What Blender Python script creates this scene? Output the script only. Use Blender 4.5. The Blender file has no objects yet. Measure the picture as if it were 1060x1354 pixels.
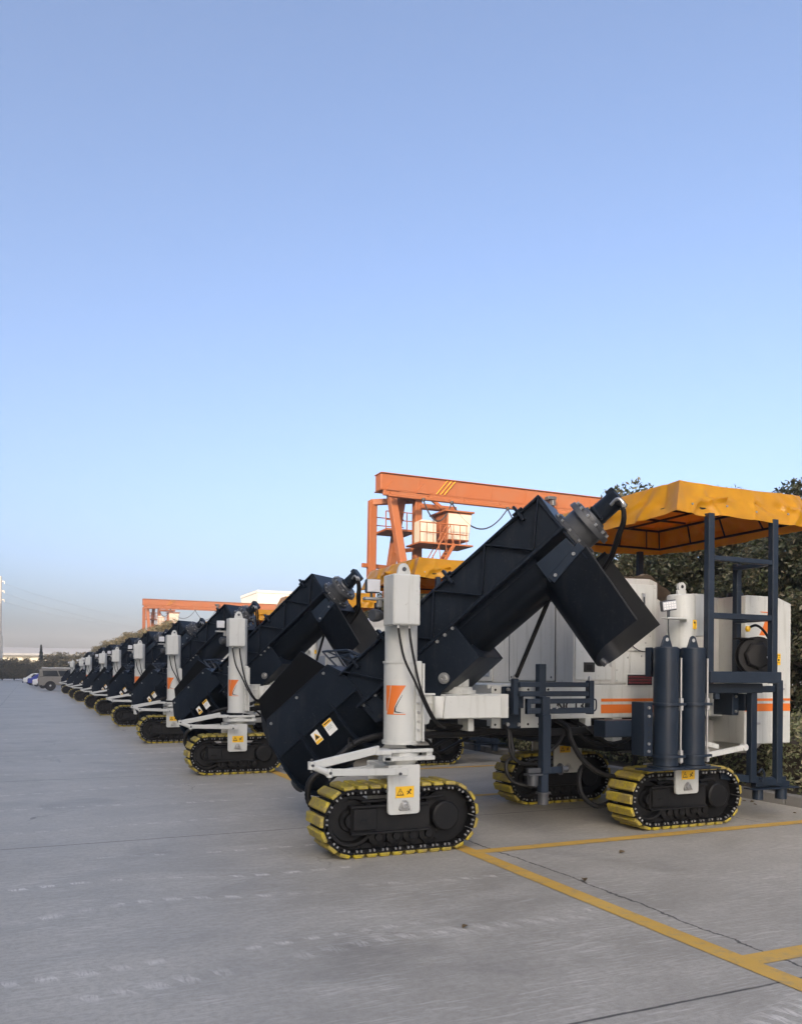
import bpy, bmesh, math, random
import numpy as np
from mathutils import Vector, Matrix, noise
R = math.radians
random.seed(7)
scene = bpy.context.scene
COL = scene.collection
V = Vector

# ------------------------------------------------------------------ helpers
def catmull(pts, n=6):
    pts = [V(p) for p in pts]
    if len(pts) < 3:
        return pts
    P = [pts[0] * 2 - pts[1]] + pts + [pts[-1] * 2 - pts[-2]]
    out = []
    for i in range(1, len(P) - 2):
        for k in range(n):
            t = k / n
            a, b, c, d = P[i - 1], P[i], P[i + 1], P[i + 2]
            out.append(.5 * ((2 * b) + (c - a) * t + (2 * a - 5 * b + 4 * c - d) * t * t + (3 * b - a - 3 * c + d) * t ** 3))
    out.append(pts[-1])
    return out

class MB:
    """collects shapes into one mesh"""
    def __init__(s):
        s.v = []; s.f = []; s.mi = []; s.m = 0
    def add(s, verts, faces):
        o = len(s.v)
        s.v += [tuple(p) for p in verts]
        s.f += [tuple(i + o for i in f) for f in faces]
        s.mi += [s.m] * len(faces)
        return s
    def _bm(s, bm):
        bm.verts.index_update()
        s.add([v.co.copy() for v in bm.verts], [[v.index for v in f.verts] for f in bm.faces])
        bm.free()
    def mbox(s, M, size, bev=.005):
        bm = bmesh.new()
        bmesh.ops.create_cube(bm, size=1.0)
        for v in bm.verts:
            v.co = V((v.co.x * size[0], v.co.y * size[1], v.co.z * size[2]))
        b = min(bev, min(size) * .3)
        if b > 0:
            bmesh.ops.bevel(bm, geom=bm.edges[:], offset=b, segments=1, affect='EDGES', profile=.5)
        for v in bm.verts:
            v.co = M @ v.co
        s._bm(bm)
        return s
    def box(s, x0, x1, y0, y1, z0, z1, bev=.005):
        return s.mbox(Matrix.Translation(((x0 + x1) / 2, (y0 + y1) / 2, (z0 + z1) / 2)), (abs(x1 - x0), abs(y1 - y0), abs(z1 - z0)), bev)
    def bar(s, p, q, w, h, up=(0, 0, 1), bev=.004, ext=0):
        p, q = V(p), V(q)
        x = (q - p).normalized(); u = V(up)
        y = u.cross(x)
        if y.length < 1e-4:
            y = V((0, 1, 0)).cross(x)
        y.normalize(); z = x.cross(y)
        M = Matrix((x, y, z)).transposed().to_4x4(); M.translation = (p + q) / 2
        return s.mbox(M, ((q - p).length + 2 * ext, w, h), bev)
    def cyl(s, p, q, r, r2=None, seg=20, cap=True):
        p, q = V(p), V(q)
        if r2 is None: r2 = r
        x = (q - p).normalized()
        a = x.orthogonal().normalized(); b = x.cross(a)
        vs = []; fs = []
        for i in range(seg):
            t = 2 * math.pi * i / seg
            d = a * math.cos(t) + b * math.sin(t)
            vs.append(p + d * r); vs.append(q + d * r2)
        for i in range(seg):
            j = (i + 1) % seg
            fs.append((2 * i, 2 * j, 2 * j + 1, 2 * i + 1))
        if cap:
            fs.append(tuple(2 * i for i in range(seg))[::-1]); fs.append(tuple(2 * i + 1 for i in range(seg)))
        return s.add(vs, fs)
    def lathe(s, p, axis, prof, seg=24):
        """prof: list of (distance along axis, radius)"""
        p = V(p); x = V(axis).normalized()
        a = x.orthogonal().normalized(); b = x.cross(a)
        vs = []; fs = []; n = len(prof)
        for i in range(seg):
            t = 2 * math.pi * i / seg; d = a * math.cos(t) + b * math.sin(t)
            for h, r in prof:
                vs.append(p + x * h + d * r)
        for i in range(seg):
            j = (i + 1) % seg
            for k in range(n - 1):
                fs.append((i * n + k, j * n + k, j * n + k + 1, i * n + k + 1))
        fs.append(tuple(i * n for i in range(seg))[::-1]); fs.append(tuple(i * n + n - 1 for i in range(seg)))
        return s.add(vs, fs)
    def tube(s, pts, r, seg=8, n=6, ridged=0, r2=None):
        P = catmull(pts, n) if n else [V(p) for p in pts]
        if ridged:
            L = [0]
            for i in range(1, len(P)): L.append(L[-1] + (P[i] - P[i - 1]).length)
            m = int(L[-1] / ridged); Q = []
            for k in range(m + 1):
                d = L[-1] * k / m; i = max(j for j in range(len(L)) if L[j] <= d + 1e-9); i = min(i, len(P) - 2)
                Q.append(P[i].lerp(P[i + 1], (d - L[i]) / max(1e-9, L[i + 1] - L[i])))
            P = Q
        vs = []; fs = []; pa = None
        for i, p in enumerate(P):
            d = (P[min(i + 1, len(P) - 1)] - P[max(i - 1, 0)]).normalized()
            a = d.orthogonal().normalized() if pa is None else (pa - d * pa.dot(d)).normalized()
            pa = a; b = d.cross(a)
            rr = r if r2 is None else r + (r2 - r) * i / (len(P) - 1)
            if ridged and i % 2: rr *= .84
            for k in range(seg):
                t = 2 * math.pi * k / seg
                vs.append(p + (a * math.cos(t) + b * math.sin(t)) * rr)
        for i in range(len(P) - 1):
            for k in range(seg):
                j = (k + 1) % seg
                fs.append((i * seg + k, i * seg + j, (i + 1) * seg + j, (i + 1) * seg + k))
        fs.append(tuple(range(seg))[::-1]); fs.append(tuple((len(P) - 1) * seg + k for k in range(seg)))
        return s.add(vs, fs)
    def prism(s, poly, ext, bev=0):
        poly = [V(p) for p in poly]; e = V(ext); n = len(poly)
        if bev:
            bm = bmesh.new()
            a = [bm.verts.new(p) for p in poly]; b = [bm.verts.new(p + e) for p in poly]
            bm.faces.new(a[::-1]); bm.faces.new(b)
            for i in range(n):
                bm.faces.new((a[i], a[(i + 1) % n], b[(i + 1) % n], b[i]))
            bmesh.ops.recalc_face_normals(bm, faces=bm.faces[:])
            bmesh.ops.bevel(bm, geom=bm.edges[:], offset=bev, segments=1, affect='EDGES')
            s._bm(bm); return s
        fs = [tuple(range(n))[::-1], tuple(range(n, 2 * n))] + [(i, (i + 1) % n, n + (i + 1) % n, n + i) for i in range(n)]
        return s.add(poly + [p + e for p in poly], fs)
    def sheet(s, loops, closed=False, thick=None):
        """loft through loops of equal length"""
        n = len(loops[0]); o = []
        for l in loops: o += [V(p) for p in l]
        fs = []
        for i in range(len(loops) - 1):
            for k in range(n if closed else n - 1):
                j = (k + 1) % n
                fs.append((i * n + k, i * n + j, (i + 1) * n + j, (i + 1) * n + k))
        if thick:
            bm = bmesh.new()
            vv = [bm.verts.new(p) for p in o]
            for f in fs: bm.faces.new([vv[i] for i in f])
            bmesh.ops.solidify(bm, geom=bm.faces[:], thickness=thick)
            s._bm(bm); return s
        return s.add(o, fs)
    def build(s, name, mats, parent=None, smooth=35, origin=None, fixn=True):
        me = bpy.data.meshes.new(name)
        base = wloc(parent) if parent else V((0, 0, 0))
        if origin is None:
            A = np.array(s.v); lo = A.min(0); hi = A.max(0)
            origin = V(((lo[0] + hi[0]) / 2, (lo[1] + hi[1]) / 2, lo[2]))
        origin = V(origin)
        me.from_pydata([(p[0] - origin.x, p[1] - origin.y, p[2] - origin.z) for p in s.v], [], s.f)
        if not isinstance(mats, (list, tuple)): mats = [mats]
        for m in mats: me.materials.append(m)
        if len(mats) > 1: me.polygons.foreach_set('material_index', s.mi)
        if fixn:
            bm = bmesh.new(); bm.from_mesh(me); bmesh.ops.recalc_face_normals(bm, faces=bm.faces[:]); bm.to_mesh(me); bm.free()
        if smooth:
            me.polygons.foreach_set('use_smooth', [True] * len(me.polygons))
            me.set_sharp_from_angle(angle=R(smooth))
        o = bpy.data.objects.new(name, me); COL.objects.link(o)
        if parent: o.parent = parent
        o.location = origin - base
        WL[o.name] = origin
        return o

WL = {}
def wloc(o): return WL[o.name]
def tag(o, label=None, cat=None, group=None, kind=None):
    for k, x in (('label', label), ('category', cat), ('group', group), ('kind', kind)):
        if x: o[k] = x
    return o
def empty(name, loc, label, cat, group=None):
    o = bpy.data.objects.new(name, None); COL.objects.link(o); o.location = loc
    o.empty_display_size = .3
    WL[o.name] = V(loc)
    return tag(o, label, cat, group)
def copy_tree(o, parent=None):
    c = o.copy(); COL.objects.link(c)
    if parent: c.parent = parent
    for ch in list(o.children): copy_tree(ch, c)
    return c

# ------------------------------------------------------------------ materials
def newmat(name):
    m = bpy.data.materials.new(name); m.use_nodes = True
    nt = m.node_tree; b = nt.nodes['Principled BSDF']
    return m, nt, b
def nd(nt, t, **kw):
    n = nt.nodes.new(t)
    for k, x in kw.items():
        if k.startswith('i_'):
            n.inputs[k[2:].replace('_', ' ')].default_value = x
        else: setattr(n, k, x)
    return n
def mth(nt, op, a, b=None, c=None, clamp=False):
    n = nt.nodes.new('ShaderNodeMath'); n.operation = op; n.use_clamp = clamp
    for i, x in enumerate((a, b, c)):
        if x is None: continue
        if isinstance(x, (int, float)): n.inputs[i].default_value = x
        else: nt.links.new(x, n.inputs[i])
    return n.outputs[0]
def mix(nt, f, a, b):
    n = nt.nodes.new('ShaderNodeMix'); n.data_type = 'RGBA'
    for s, x in ((n.inputs[0], f), (n.inputs[6], a), (n.inputs[7], b)):
        if isinstance(x, (int, float)): s.default_value = x
        elif isinstance(x, tuple): s.default_value = (*x[:3], 1)
        else: nt.links.new(x, s)
    return n.outputs[2]
def ramp(nt, fac, stops):
    n = nt.nodes.new('ShaderNodeValToRGB'); nt.links.new(fac, n.inputs[0])
    e = n.color_ramp.elements
    while len(e) < len(stops): e.new(.5)
    for el, (p, c) in zip(e, stops):
        el.position = p; el.color = (c, c, c, 1) if isinstance(c, (int, float)) else (*c, 1)
    return n.outputs[0]
def noi(nt, vec, scale, detail=4, rough=.55, dist=0):
    n = nd(nt, 'ShaderNodeTexNoise'); n.inputs['Scale'].default_value = scale; n.inputs['Detail'].default_value = detail
    n.inputs['Roughness'].default_value = rough; n.inputs['Distortion'].default_value = dist
    if vec is not None: nt.links.new(vec, n.inputs['Vector'])
    return n.outputs[0]
def coord(nt): return nd(nt, 'ShaderNodeTexCoord').outputs['Object']
def scaled(nt, vec, s):
    n = nd(nt, 'ShaderNodeMapping'); n.inputs['Scale'].default_value = s; nt.links.new(vec, n.inputs[0]); return n.outputs[0]
def bump(nt, b, h, strength=.2, dist=.01):
    n = nd(nt, 'ShaderNodeBump'); n.inputs['Strength'].default_value = strength; n.inputs['Distance'].default_value = dist
    nt.links.new(h, n.inputs['Height']); nt.links.new(n.outputs[0], b.inputs['Normal'])

def paint(name, c, rough=.42, dirt=.25, dirtc=(.16, .14, .11), metal=0, spec=.5, sc=3.0, bmp=.02):
    m, nt, b = newmat(name)
    co = coord(nt)
    n1 = noi(nt, co, sc, 6, .65); n2 = noi(nt, co, sc * 14, 3, .6)
    f = mth(nt, 'MULTIPLY', ramp(nt, n1, [(.45, 0), (.75, 1)]), dirt)
    f2 = mth(nt, 'MULTIPLY', ramp(nt, n2, [(.55, 0), (.8, 1)]), dirt * .5)
    f = mth(nt, 'ADD', f, f2, clamp=True)
    nt.links.new(mix(nt, f, c, dirtc), b.inputs['Base Color'])
    nt.links.new(mth(nt, 'ADD', mth(nt, 'MULTIPLY', n1, .25), rough - .1), b.inputs['Roughness'])
    b.inputs['Metallic'].default_value = metal
    b.inputs['Specular IOR Level'].default_value = spec
    if bmp: bump(nt, b, n2, bmp, .004)
    return m
def plain(name, c, rough=.5, metal=0, emit=0):
    m, nt, b = newmat(name)
    b.inputs['Base Color'].default_value = (*c, 1); b.inputs['Roughness'].default_value = rough; b.inputs['Metallic'].default_value = metal
    return m

def steel_paint(name, base, rough, spec, dust):
    m, nt, b = newmat(name); co = coord(nt)
    n1 = noi(nt, co, 1.6, 6, .65, .3); n2 = noi(nt, co, 30, 4, .65)
    c = mix(nt, mth(nt, 'MULTIPLY', ramp(nt, n1, [(.40, 0), (.70, 1)]), .55), base, tuple(x * 1.9 + .002 for x in base))
    dr = noi(nt, scaled(nt, co, (9, 9, 1.1)), 1.5, 4, .6)
    c = mix(nt, mth(nt, 'MULTIPLY', ramp(nt, dr, [(.56, 0), (.72, 1)]), dust), c, (.040, .042, .044))
    c = mix(nt, mth(nt, 'MULTIPLY', ramp(nt, n2, [(.58, 0), (.74, 1)]), dust * .8), c, (.055, .055, .053))
    for ang, k in ((25, .5), (-50, .4), (80, .35)):
        mp = nd(nt, 'ShaderNodeMapping'); mp.inputs['Rotation'].default_value = (R(ang), R(ang * .7), R(ang)); mp.inputs['Scale'].default_value = (1.2, 70, 70); nt.links.new(co, mp.inputs[0])
        sc_ = noi(nt, mp.outputs[0], 1.0, 2, .5); pa_ = noi(nt, co, 2.1 + ang * .01, 3, .6)
        c = mix(nt, mth(nt, 'MULTIPLY', mth(nt, 'MULTIPLY', ramp(nt, sc_, [(.66, 0), (.72, 1)]), ramp(nt, pa_, [(.52, 0), (.62, 1)])), k), c, (.06, .063, .068))
    nt.links.new(c, b.inputs['Base Color'])
    nt.links.new(mth(nt, 'ADD', mth(nt, 'MULTIPLY', n1, .35), rough - .17), b.inputs['Roughness'])
    b.inputs['Specular IOR Level'].default_value = spec
    bump(nt, b, noi(nt, co, 2.3, 2, .5), .06, .02)
    return m
NAVY = steel_paint('navy_steel_paint', (.0046, .0082, .0145), .42, .26, .30)
LIT_WORN = paint('lit_worn_steel', (.011, .013, .016), .5, .5, (.03, .03, .03), spec=.5, sc=4)  # worn steel lightened to carry a painted reflection and edge highlight
INNERBLK = paint('black_inner_wall', (.0030, .0036, .0045), .6, .15, (.012, .012, .012), spec=.12, sc=4)
NAVYB = steel_paint('navy_frame_paint', (.0105, .0178, .0300), .40, .32, .22)
def white_paint(name, base, grime):
    m, nt, b = newmat(name); co = coord(nt)
    n1 = noi(nt, co, 1.7, 6, .65); n2 = noi(nt, co, 24, 4, .65); dr = noi(nt, scaled(nt, co, (11, 11, .9)), 1.6, 4, .6)
    c = mix(nt, mth(nt, 'MULTIPLY', ramp(nt, n1, [(.45, 0), (.75, 1)]), grime * .5), base, tuple(x * .72 for x in base))
    c = mix(nt, mth(nt, 'MULTIPLY', ramp(nt, dr, [(.54, 0), (.72, 1)]), grime), c, (base[0] * .55, base[1] * .53, base[2] * .48))
    c = mix(nt, mth(nt, 'MULTIPLY', ramp(nt, n2, [(.63, 0), (.74, 1)]), grime * .9), c, (.20, .175, .14))
    nt.links.new(c, b.inputs['Base Color'])
    nt.links.new(mth(nt, 'ADD', mth(nt, 'MULTIPLY', n1, .25), .30), b.inputs['Roughness'])
    bump(nt, b, noi(nt, co, 3, 2, .5), .04, .02)
    return m
WHITE = white_paint('white_machine_paint', (.515, .525, .495), .42)
WHITEG = white_paint('grey_white_panel', (.47, .465, .435), .5)
GREYM = white_paint('grey_tank_paint', (.34, .335, .315), .45)
ORANGE = paint('orange_decal', (.66, .155, .02), .45, .08)
BLACK = paint('black_steel', (.005, .0053, .006), .55, .3, (.035, .031, .026), spec=.3, sc=6)
RUBBER = paint('black_rubber', (.005, .005, .0054), .5, .2, (.03, .028, .026), spec=.3, sc=8)
def pad_mat():
    m, nt, b = newmat('yellow_pad_polyurethane'); co = coord(nt)
    n1 = noi(nt, co, 6, 5, .65); n2 = noi(nt, co, 40, 4, .7)
    c = mix(nt, ramp(nt, n1, [(.40, 0), (.62, 1)]), (.46, .355, .016), (.30, .23, .06))
    c = mix(nt, mth(nt, 'MULTIPLY', ramp(nt, n2, [(.46, 0), (.62, 1)]), .6), c, (.17, .135, .07))
    nt.links.new(c, b.inputs['Base Color']); b.inputs['Roughness'].default_value = .55
    bump(nt, b, n2, .25, .004); return m
YPAD = pad_mat()
YSTK = paint('yellow_sticker', (.80, .47, .02), .4, .08)
WSTK = plain('white_sticker', (.75, .75, .72), .4)
BLK = plain('sticker_black', (.01, .01, .01), .5)
STEEL = paint('zinc_steel', (.45, .45, .44), .35, .3, (.15, .13, .1), metal=.8, sc=9)
DSTEEL = paint('dark_cast_steel', (.07, .074, .08), .42, .3, (.02, .02, .02), metal=.35, sc=7)
GLASS = plain('lamp_glass', (.55, .56, .58), .12)
BLUEGL = plain('blue_grey_louver', (.22, .25, .29), .35)
RED = plain('red_print', (.28, .02, .03), .5)
CRANE = paint('orange_crane_paint', (.245, .068, .014), .6, .8, (.21, .085, .036), sc=.5)
CABW = paint('cream_cab_paint', (.46, .42, .34), .45, .2)
CABLE = plain('cable_black', (.02, .02, .022), .6)
BARK = paint('bark', (.06, .048, .035), .9, .5, (.03, .025, .02), sc=8, bmp=.4)

def tarp_mat(name, c):
    m, nt, b = newmat(name)
    co = coord(nt)
    n1 = noi(nt, co, 3.5, 5, .6, .4)
    nt.links.new(mix(nt, ramp(nt, n1, [(.35, 0), (.7, 1)]), c, tuple(x * .8 for x in c)), b.inputs['Base Color'])
    b.inputs['Roughness'].default_value = .28
    w = noi(nt, co, 2.6, 3, .5, .3)
    bump(nt, b, w, .35, .03)
    tr = nd(nt, 'ShaderNodeBsdfTranslucent'); tr.inputs[0].default_value = (c[0], c[1] * .72, c[2] * .5, 1)
    ms = nd(nt, 'ShaderNodeMixShader'); ms.inputs[0].default_value = .40
    nt.links.new(b.outputs[0], ms.inputs[1]); nt.links.new(tr.outputs[0], ms.inputs[2])
    nt.links.new(ms.outputs[0], nt.nodes['Material Output'].inputs[0])
    return m
TARP = tarp_mat('yellow_tarpaulin', (.78, .40, .014))
BEIGE = paint('beige_canvas', (.50, .43, .34), .85, .4, (.30, .25, .19), sc=4, bmp=.3)

def leaf_mat(name, cols, trans=.25):
    m, nt, b = newmat(name)
    g = nd(nt, 'ShaderNodeNewGeometry').outputs['Random Per Island']
    n = nt.nodes.new('ShaderNodeValToRGB'); nt.links.new(g, n.inputs[0])
    e = n.color_ramp.elements
    while len(e) < len(cols): e.new(.5)
    for i, (el, c) in enumerate(zip(e, cols)):
        el.position = i / (len(cols) - 1); el.color = (*c, 1)
    nt.links.new(n.outputs[0], b.inputs['Base Color'])
    b.inputs['Roughness'].default_value = .5
    tr = nd(nt, 'ShaderNodeBsdfTranslucent'); nt.links.new(n.outputs[0], tr.inputs[0])
    ms = nd(nt, 'ShaderNodeMixShader'); ms.inputs[0].default_value = trans
    nt.links.new(b.outputs[0], ms.inputs[1]); nt.links.new(tr.outputs[0], ms.inputs[2])
    nt.links.new(ms.outputs[0], nt.nodes['Material Output'].inputs[0])
    return m
LEAFT = leaf_mat('tree_leaves', [(.024, .034, .015), (.050, .062, .027), (.072, .074, .037), (.135, .107, .06)])
LEAFH = leaf_mat('hedge_leaves', [(.075, .095, .045), (.16, .18, .08), (.22, .215, .105), (.32, .29, .18)])
LEAFF = leaf_mat('far_leaves', [(.07, .072, .03), (.13, .115, .05), (.20, .155, .07), (.26, .19, .09)])

# ground: weathered concrete slabs with joints, cracks and crawler scuffs
def ground_mat():
    m, nt, b = newmat('weathered_concrete')
    pos = nd(nt, 'ShaderNodeNewGeometry').outputs['Position']
    sep = nd(nt, 'ShaderNodeSeparateXYZ'); nt.links.new(pos, sep.inputs[0])
    X, Y = sep.outputs[0], sep.outputs[1]
    big = noi(nt, pos, .33, 5, .6, .3)
    mid = noi(nt, scaled(nt, pos, (.9, 1.7, 1)), 1.1, 7, .68, .6)
    fine = noi(nt, pos, 26, 6, .7)
    grit = noi(nt, pos, 170, 2, .6)
    c = mix(nt, ramp(nt, big, [(.34, 0), (.64, 1)]), (.310, .290, .246), (.405, .379, .325))
    c = mix(nt, mth(nt, 'MULTIPLY', ramp(nt, mid, [(.42, 0), (.60, 1)]), .42), c, (.53, .497, .43))
    c = mix(nt, mth(nt, 'MULTIPLY', ramp(nt, fine, [(.42, 0), (.62, 1)]), .45), c, (.26, .24, .205))
    c = mix(nt, mth(nt, 'MULTIPLY', ramp(nt, grit, [(.36, 1), (.5, 0)]), .25), c, (.12, .12, .12))
    # brushed scratches in several directions
    for ang, sc, thr, k in ((8, 1, .61, .16), (-38, 1.3, .575, .28), (64, 1.0, .57, .40), (100, 1.1, .575, .30), (150, 1.5, .58, .20), (78, 1.7, .58, .30)):
        mp = nd(nt, 'ShaderNodeMapping'); mp.inputs['Rotation'].default_value = (0, 0, R(ang)); mp.inputs['Scale'].default_value = (4.2 * sc, 52 * sc, 1)
        nt.links.new(pos, mp.inputs[0])
        s = noi(nt, mp.outputs[0], 1.0, 3, .6)
        patch = noi(nt, pos, .9 + sc * .3 + ang * .004, 3, .6)
        f = mth(nt, 'MULTIPLY', ramp(nt, s, [(thr - .02, 0), (thr + .07, 1)]), ramp(nt, patch, [(.49, 0), (.60, 1)]))
        c = mix(nt, mth(nt, 'MULTIPLY', f, k), c, (.64, .61, .55))
    # crawler scuffs: bands of short pale dashes left by machines being driven out
    wob = mth(nt, 'MULTIPLY', mth(nt, 'SUBTRACT', noi(nt, pos, .25, 2, .5), .5), 1.6)
    jit = noi(nt, pos, 2.2, 3, .6)
    for y0, sl, w, p, k, x0, x1 in ((6.15, -.03, .05, .21, .50, -3, 2.3), (5.4, .03, .06, .19, .38, -3, 3.2), (4.42, -.03, .055, .17, .36, -1.5, 3.3),
                            (4.05, .05, .09, .16, .30, -2, 3.2), (7.0, .02, .04, .21, .5, .4, 2.4), (8.6, .02, .05, .2, .3, -2, 2.6), (9.9, -.02, .05, .2, .42, -3, 3), (11.2, .01, .06, .2, .4, -3, 2.8), (13.4, .0, .08, .2, .35, -5, 2.8), (16.2, .02, .1, .2, .4, -5, 2.8),
                            (2.55, .02, .10, .11, .5, .9, 3.3), (20.5, .0, .15, .2, .4, -5, 2.8), (26, .0, .2, .2, .35, -5, 2.8)):
        sd_ = mth(nt, 'SUBTRACT', mth(nt, 'SUBTRACT', mth(nt, 'SUBTRACT', Y, mth(nt, 'MULTIPLY', X, sl)), wob), y0)
        d = mth(nt, 'ABSOLUTE', sd_)
        band = mth(nt, 'SUBTRACT', 1, mth(nt, 'DIVIDE', d, w), clamp=True)
        fr = mth(nt, 'FRACT', mth(nt, 'DIVIDE', mth(nt, 'ADD', mth(nt, 'ADD', X, mth(nt, 'MULTIPLY', jit, .22)), mth(nt, 'MULTIPLY', sd_, .45)), p))
        dash = mth(nt, 'LESS_THAN', fr, .5)
        br = ramp(nt, noi(nt, scaled(nt, pos, (46, 7, 1)), 1.4, 3, .7), [(.40, 0), (.54, 1)])
        fade = ramp(nt, noi(nt, pos, .9 + .13 * y0, 2, .5), [(.36, 0), (.52, 1)])
        lim = mth(nt, 'MULTIPLY', mth(nt, 'GREATER_THAN', X, x0), mth(nt, 'LESS_THAN', X, x1))
        f = mth(nt, 'MULTIPLY', mth(nt, 'MULTIPLY', mth(nt, 'MULTIPLY', band, dash), br), mth(nt, 'MULTIPLY', fade, lim))
        c = mix(nt, mth(nt, 'MULTIPLY', f, min(1, k * 1.7)), c, (.70, .665, .60))
    # joints
    wv = mth(nt, 'MULTIPLY', mth(nt, 'SUBTRACT', noi(nt, pos, 1.1, 6, .7), .5), .10)
    wv2 = mth(nt, 'MULTIPLY', mth(nt, 'SUBTRACT', noi(nt, pos, .7, 7, .75), .5), .34)
    def lines(coordv, off, period, width, wobble):
        a = mth(nt, 'ADD', mth(nt, 'SUBTRACT', coordv, off), wobble)
        d = mth(nt, 'ABSOLUTE', mth(nt, 'SUBTRACT', mth(nt, 'FRACT', mth(nt, 'ADD', mth(nt, 'DIVIDE', a, period), .5)), .5))
        d = mth(nt, 'MULTIPLY', d, period)
        return mth(nt, 'SUBTRACT', 1, mth(nt, 'DIVIDE', d, width), clamp=True)
    skew = mth(nt, 'MULTIPLY', Y, .135)
    jx = lines(Y, 2.93, 4.8, .013, mth(nt, 'MULTIPLY', wv, .3))
    jy = lines(mth(nt, 'SUBTRACT', X, mth(nt, 'MULTIPLY', skew, 0)), 3.66, 4.8, .013, wv2)
    brk = ramp(nt, noi(nt, pos, 5, 4, .7), [(.25, .25), (.55, 1)])
    j = mth(nt, 'MULTIPLY', mth(nt, 'MAXIMUM', jx, jy), brk)
    c = mix(nt, mth(nt, 'MULTIPLY', ramp(nt, j, [(0, 0), (.55, 1)]), .85), c, (.045, .044, .042))
    # small cracks
    vo = nd(nt, 'ShaderNodeTexVoronoi'); vo.feature = 'DISTANCE_TO_EDGE'; vo.inputs['Scale'].default_value = .34
    dv = nd(nt, 'ShaderNodeVectorMath'); dv.operation = 'MULTIPLY_ADD'
    nz = nd(nt, 'ShaderNodeTexNoise'); nz.inputs['Scale'].default_value = 1.6; nz.inputs['Detail'].default_value = 6; nt.links.new(pos, nz.inputs[0])
    nt.links.new(nz.outputs[1], dv.inputs[0]); dv.inputs[1].default_value = (.9, .9, 0); nt.links.new(pos, dv.inputs[2]); nt.links.new(dv.outputs[0], vo.inputs[0])
    ck = mth(nt, 'MULTIPLY', mth(nt, 'LESS_THAN', vo.outputs[0], .0028), ramp(nt, noi(nt, pos, .5, 3, .5), [(.52, 0), (.6, 1)]))
    c = mix(nt, mth(nt, 'MULTIPLY', ck, .6), c, (.09, .088, .085))
    # oil and damp stains
    st = ramp(nt, noi(nt, pos, .8, 4, .5, .6), [(.60, 0), (.70, 1)])
    c = mix(nt, mth(nt, 'MULTIPLY', st, .28), c, (.11, .105, .10))
    spots = nd(nt, 'ShaderNodeTexVoronoi'); spots.inputs['Scale'].default_value = 1.1; nt.links.new(pos, spots.inputs[0])
    c = mix(nt, mth(nt, 'MULTIPLY', mth(nt, 'LESS_THAN', spots.outputs[0], .012), .6), c, (.08, .075, .07))
    nt.links.new(c, b.inputs['Base Color'])
    nt.links.new(mth(nt, 'ADD', mth(nt, 'MULTIPLY', mid, .25), .40), b.inputs['Roughness'])
    b.inputs['Specular IOR Level'].default_value = .3
    h = mth(nt, 'SUBTRACT', mth(nt, 'ADD', fine, mth(nt, 'MULTIPLY', grit, .5)), mth(nt, 'MULTIPLY', j, 2))
    bump(nt, b, h, .25, .004)
    return m
GROUND = ground_mat()
def line_mat():
    m, nt, b = newmat('worn_yellow_road_paint')
    pos = nd(nt, 'ShaderNodeNewGeometry').outputs['Position']
    n1 = noi(nt, pos, 9, 6, .7); n2 = noi(nt, scaled(nt, pos, (8, 40, 1)), 1, 4, .6)
    f = mth(nt, 'MULTIPLY', ramp(nt, n1, [(.50, 0), (.72, 1)]), .75)
    c = mix(nt, ramp(nt, noi(nt, pos, 1.3, 4, .6), [(.3, 0), (.7, 1)]), (.56, .33, .055), (.62, .385, .085))
    c = mix(nt, f, c, (.30, .25, .16))
    c = mix(nt, mth(nt, 'MULTIPLY', ramp(nt, n2, [(.6, 0), (.7, 1)]), .4), c, (.33, .29, .22))
    nt.links.new(c, b.inputs['Base Color']); b.inputs['Roughness'].default_value = .6
    return m
LINE = line_mat()
KERB = paint('kerb_concrete', (.20, .195, .185), .85, .5, (.10, .095, .085), sc=3, bmp=.3)
SOIL = paint('verge_soil', (.06, .05, .038), .95, .6, (.12, .10, .07), sc=5, bmp=.5)

# ------------------------------------------------------------------ setting
g = MB(); S = 700
g.add([(-S, -S, 0), (S, -S, 0), (S, S, 0), (-S, S, 0)], [(0, 1, 2, 3)])
tag(g.build('ground', GROUND, origin=(0, 0, 0)), kind='structure')
k = MB()
y = -14.0
while y < 172:
    k.box(8.13, 8.27, y, y + .992, -.05, .125, .012); y += 1.0
tag(k.build('kerb', KERB), kind='structure')
ve = MB(); ve.box(8.272, 60, -14, 172, -.05, .10, 0)
tag(ve.build('verge', SOIL), kind='structure')

def strip(p0, p1, p2, p3, nx=2, z=.004):
    return [(p0[0], p0[1], z), (p1[0], p1[1], z), (p2[0], p2[1], z), (p3[0], p3[1], z)]
ln = MB()
ln.add(strip((3.365, -8), (3.505, -8), (3.545, 100), (3.405, 100)), [(0, 1, 2, 3)])
yy = 3.215 - 2.9
while yy < 95:
    xe = 3.505 + (yy + 8) * .04 / 108
    ln.add(strip((xe, yy - .07), (8.1, yy - .09), (8.1, yy + .05), (xe, yy + .07)), [(0, 1, 2, 3)])
    yy += 2.9
tag(ln.build('parking_lines', LINE, origin=(3.4, 6, .004)), kind='structure')

# ------------------------------------------------------------------ the paver, built in the coordinates of the nearest one
M0 = V((2.88, 6.38, 0))
PG = 'curb pavers parked in one row'
pv = empty('curb_paver', M0, 'nearest curb paver, shown whole with yellow canopy, tall chute and two navy cylinders', 'paver', PG)

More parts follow.
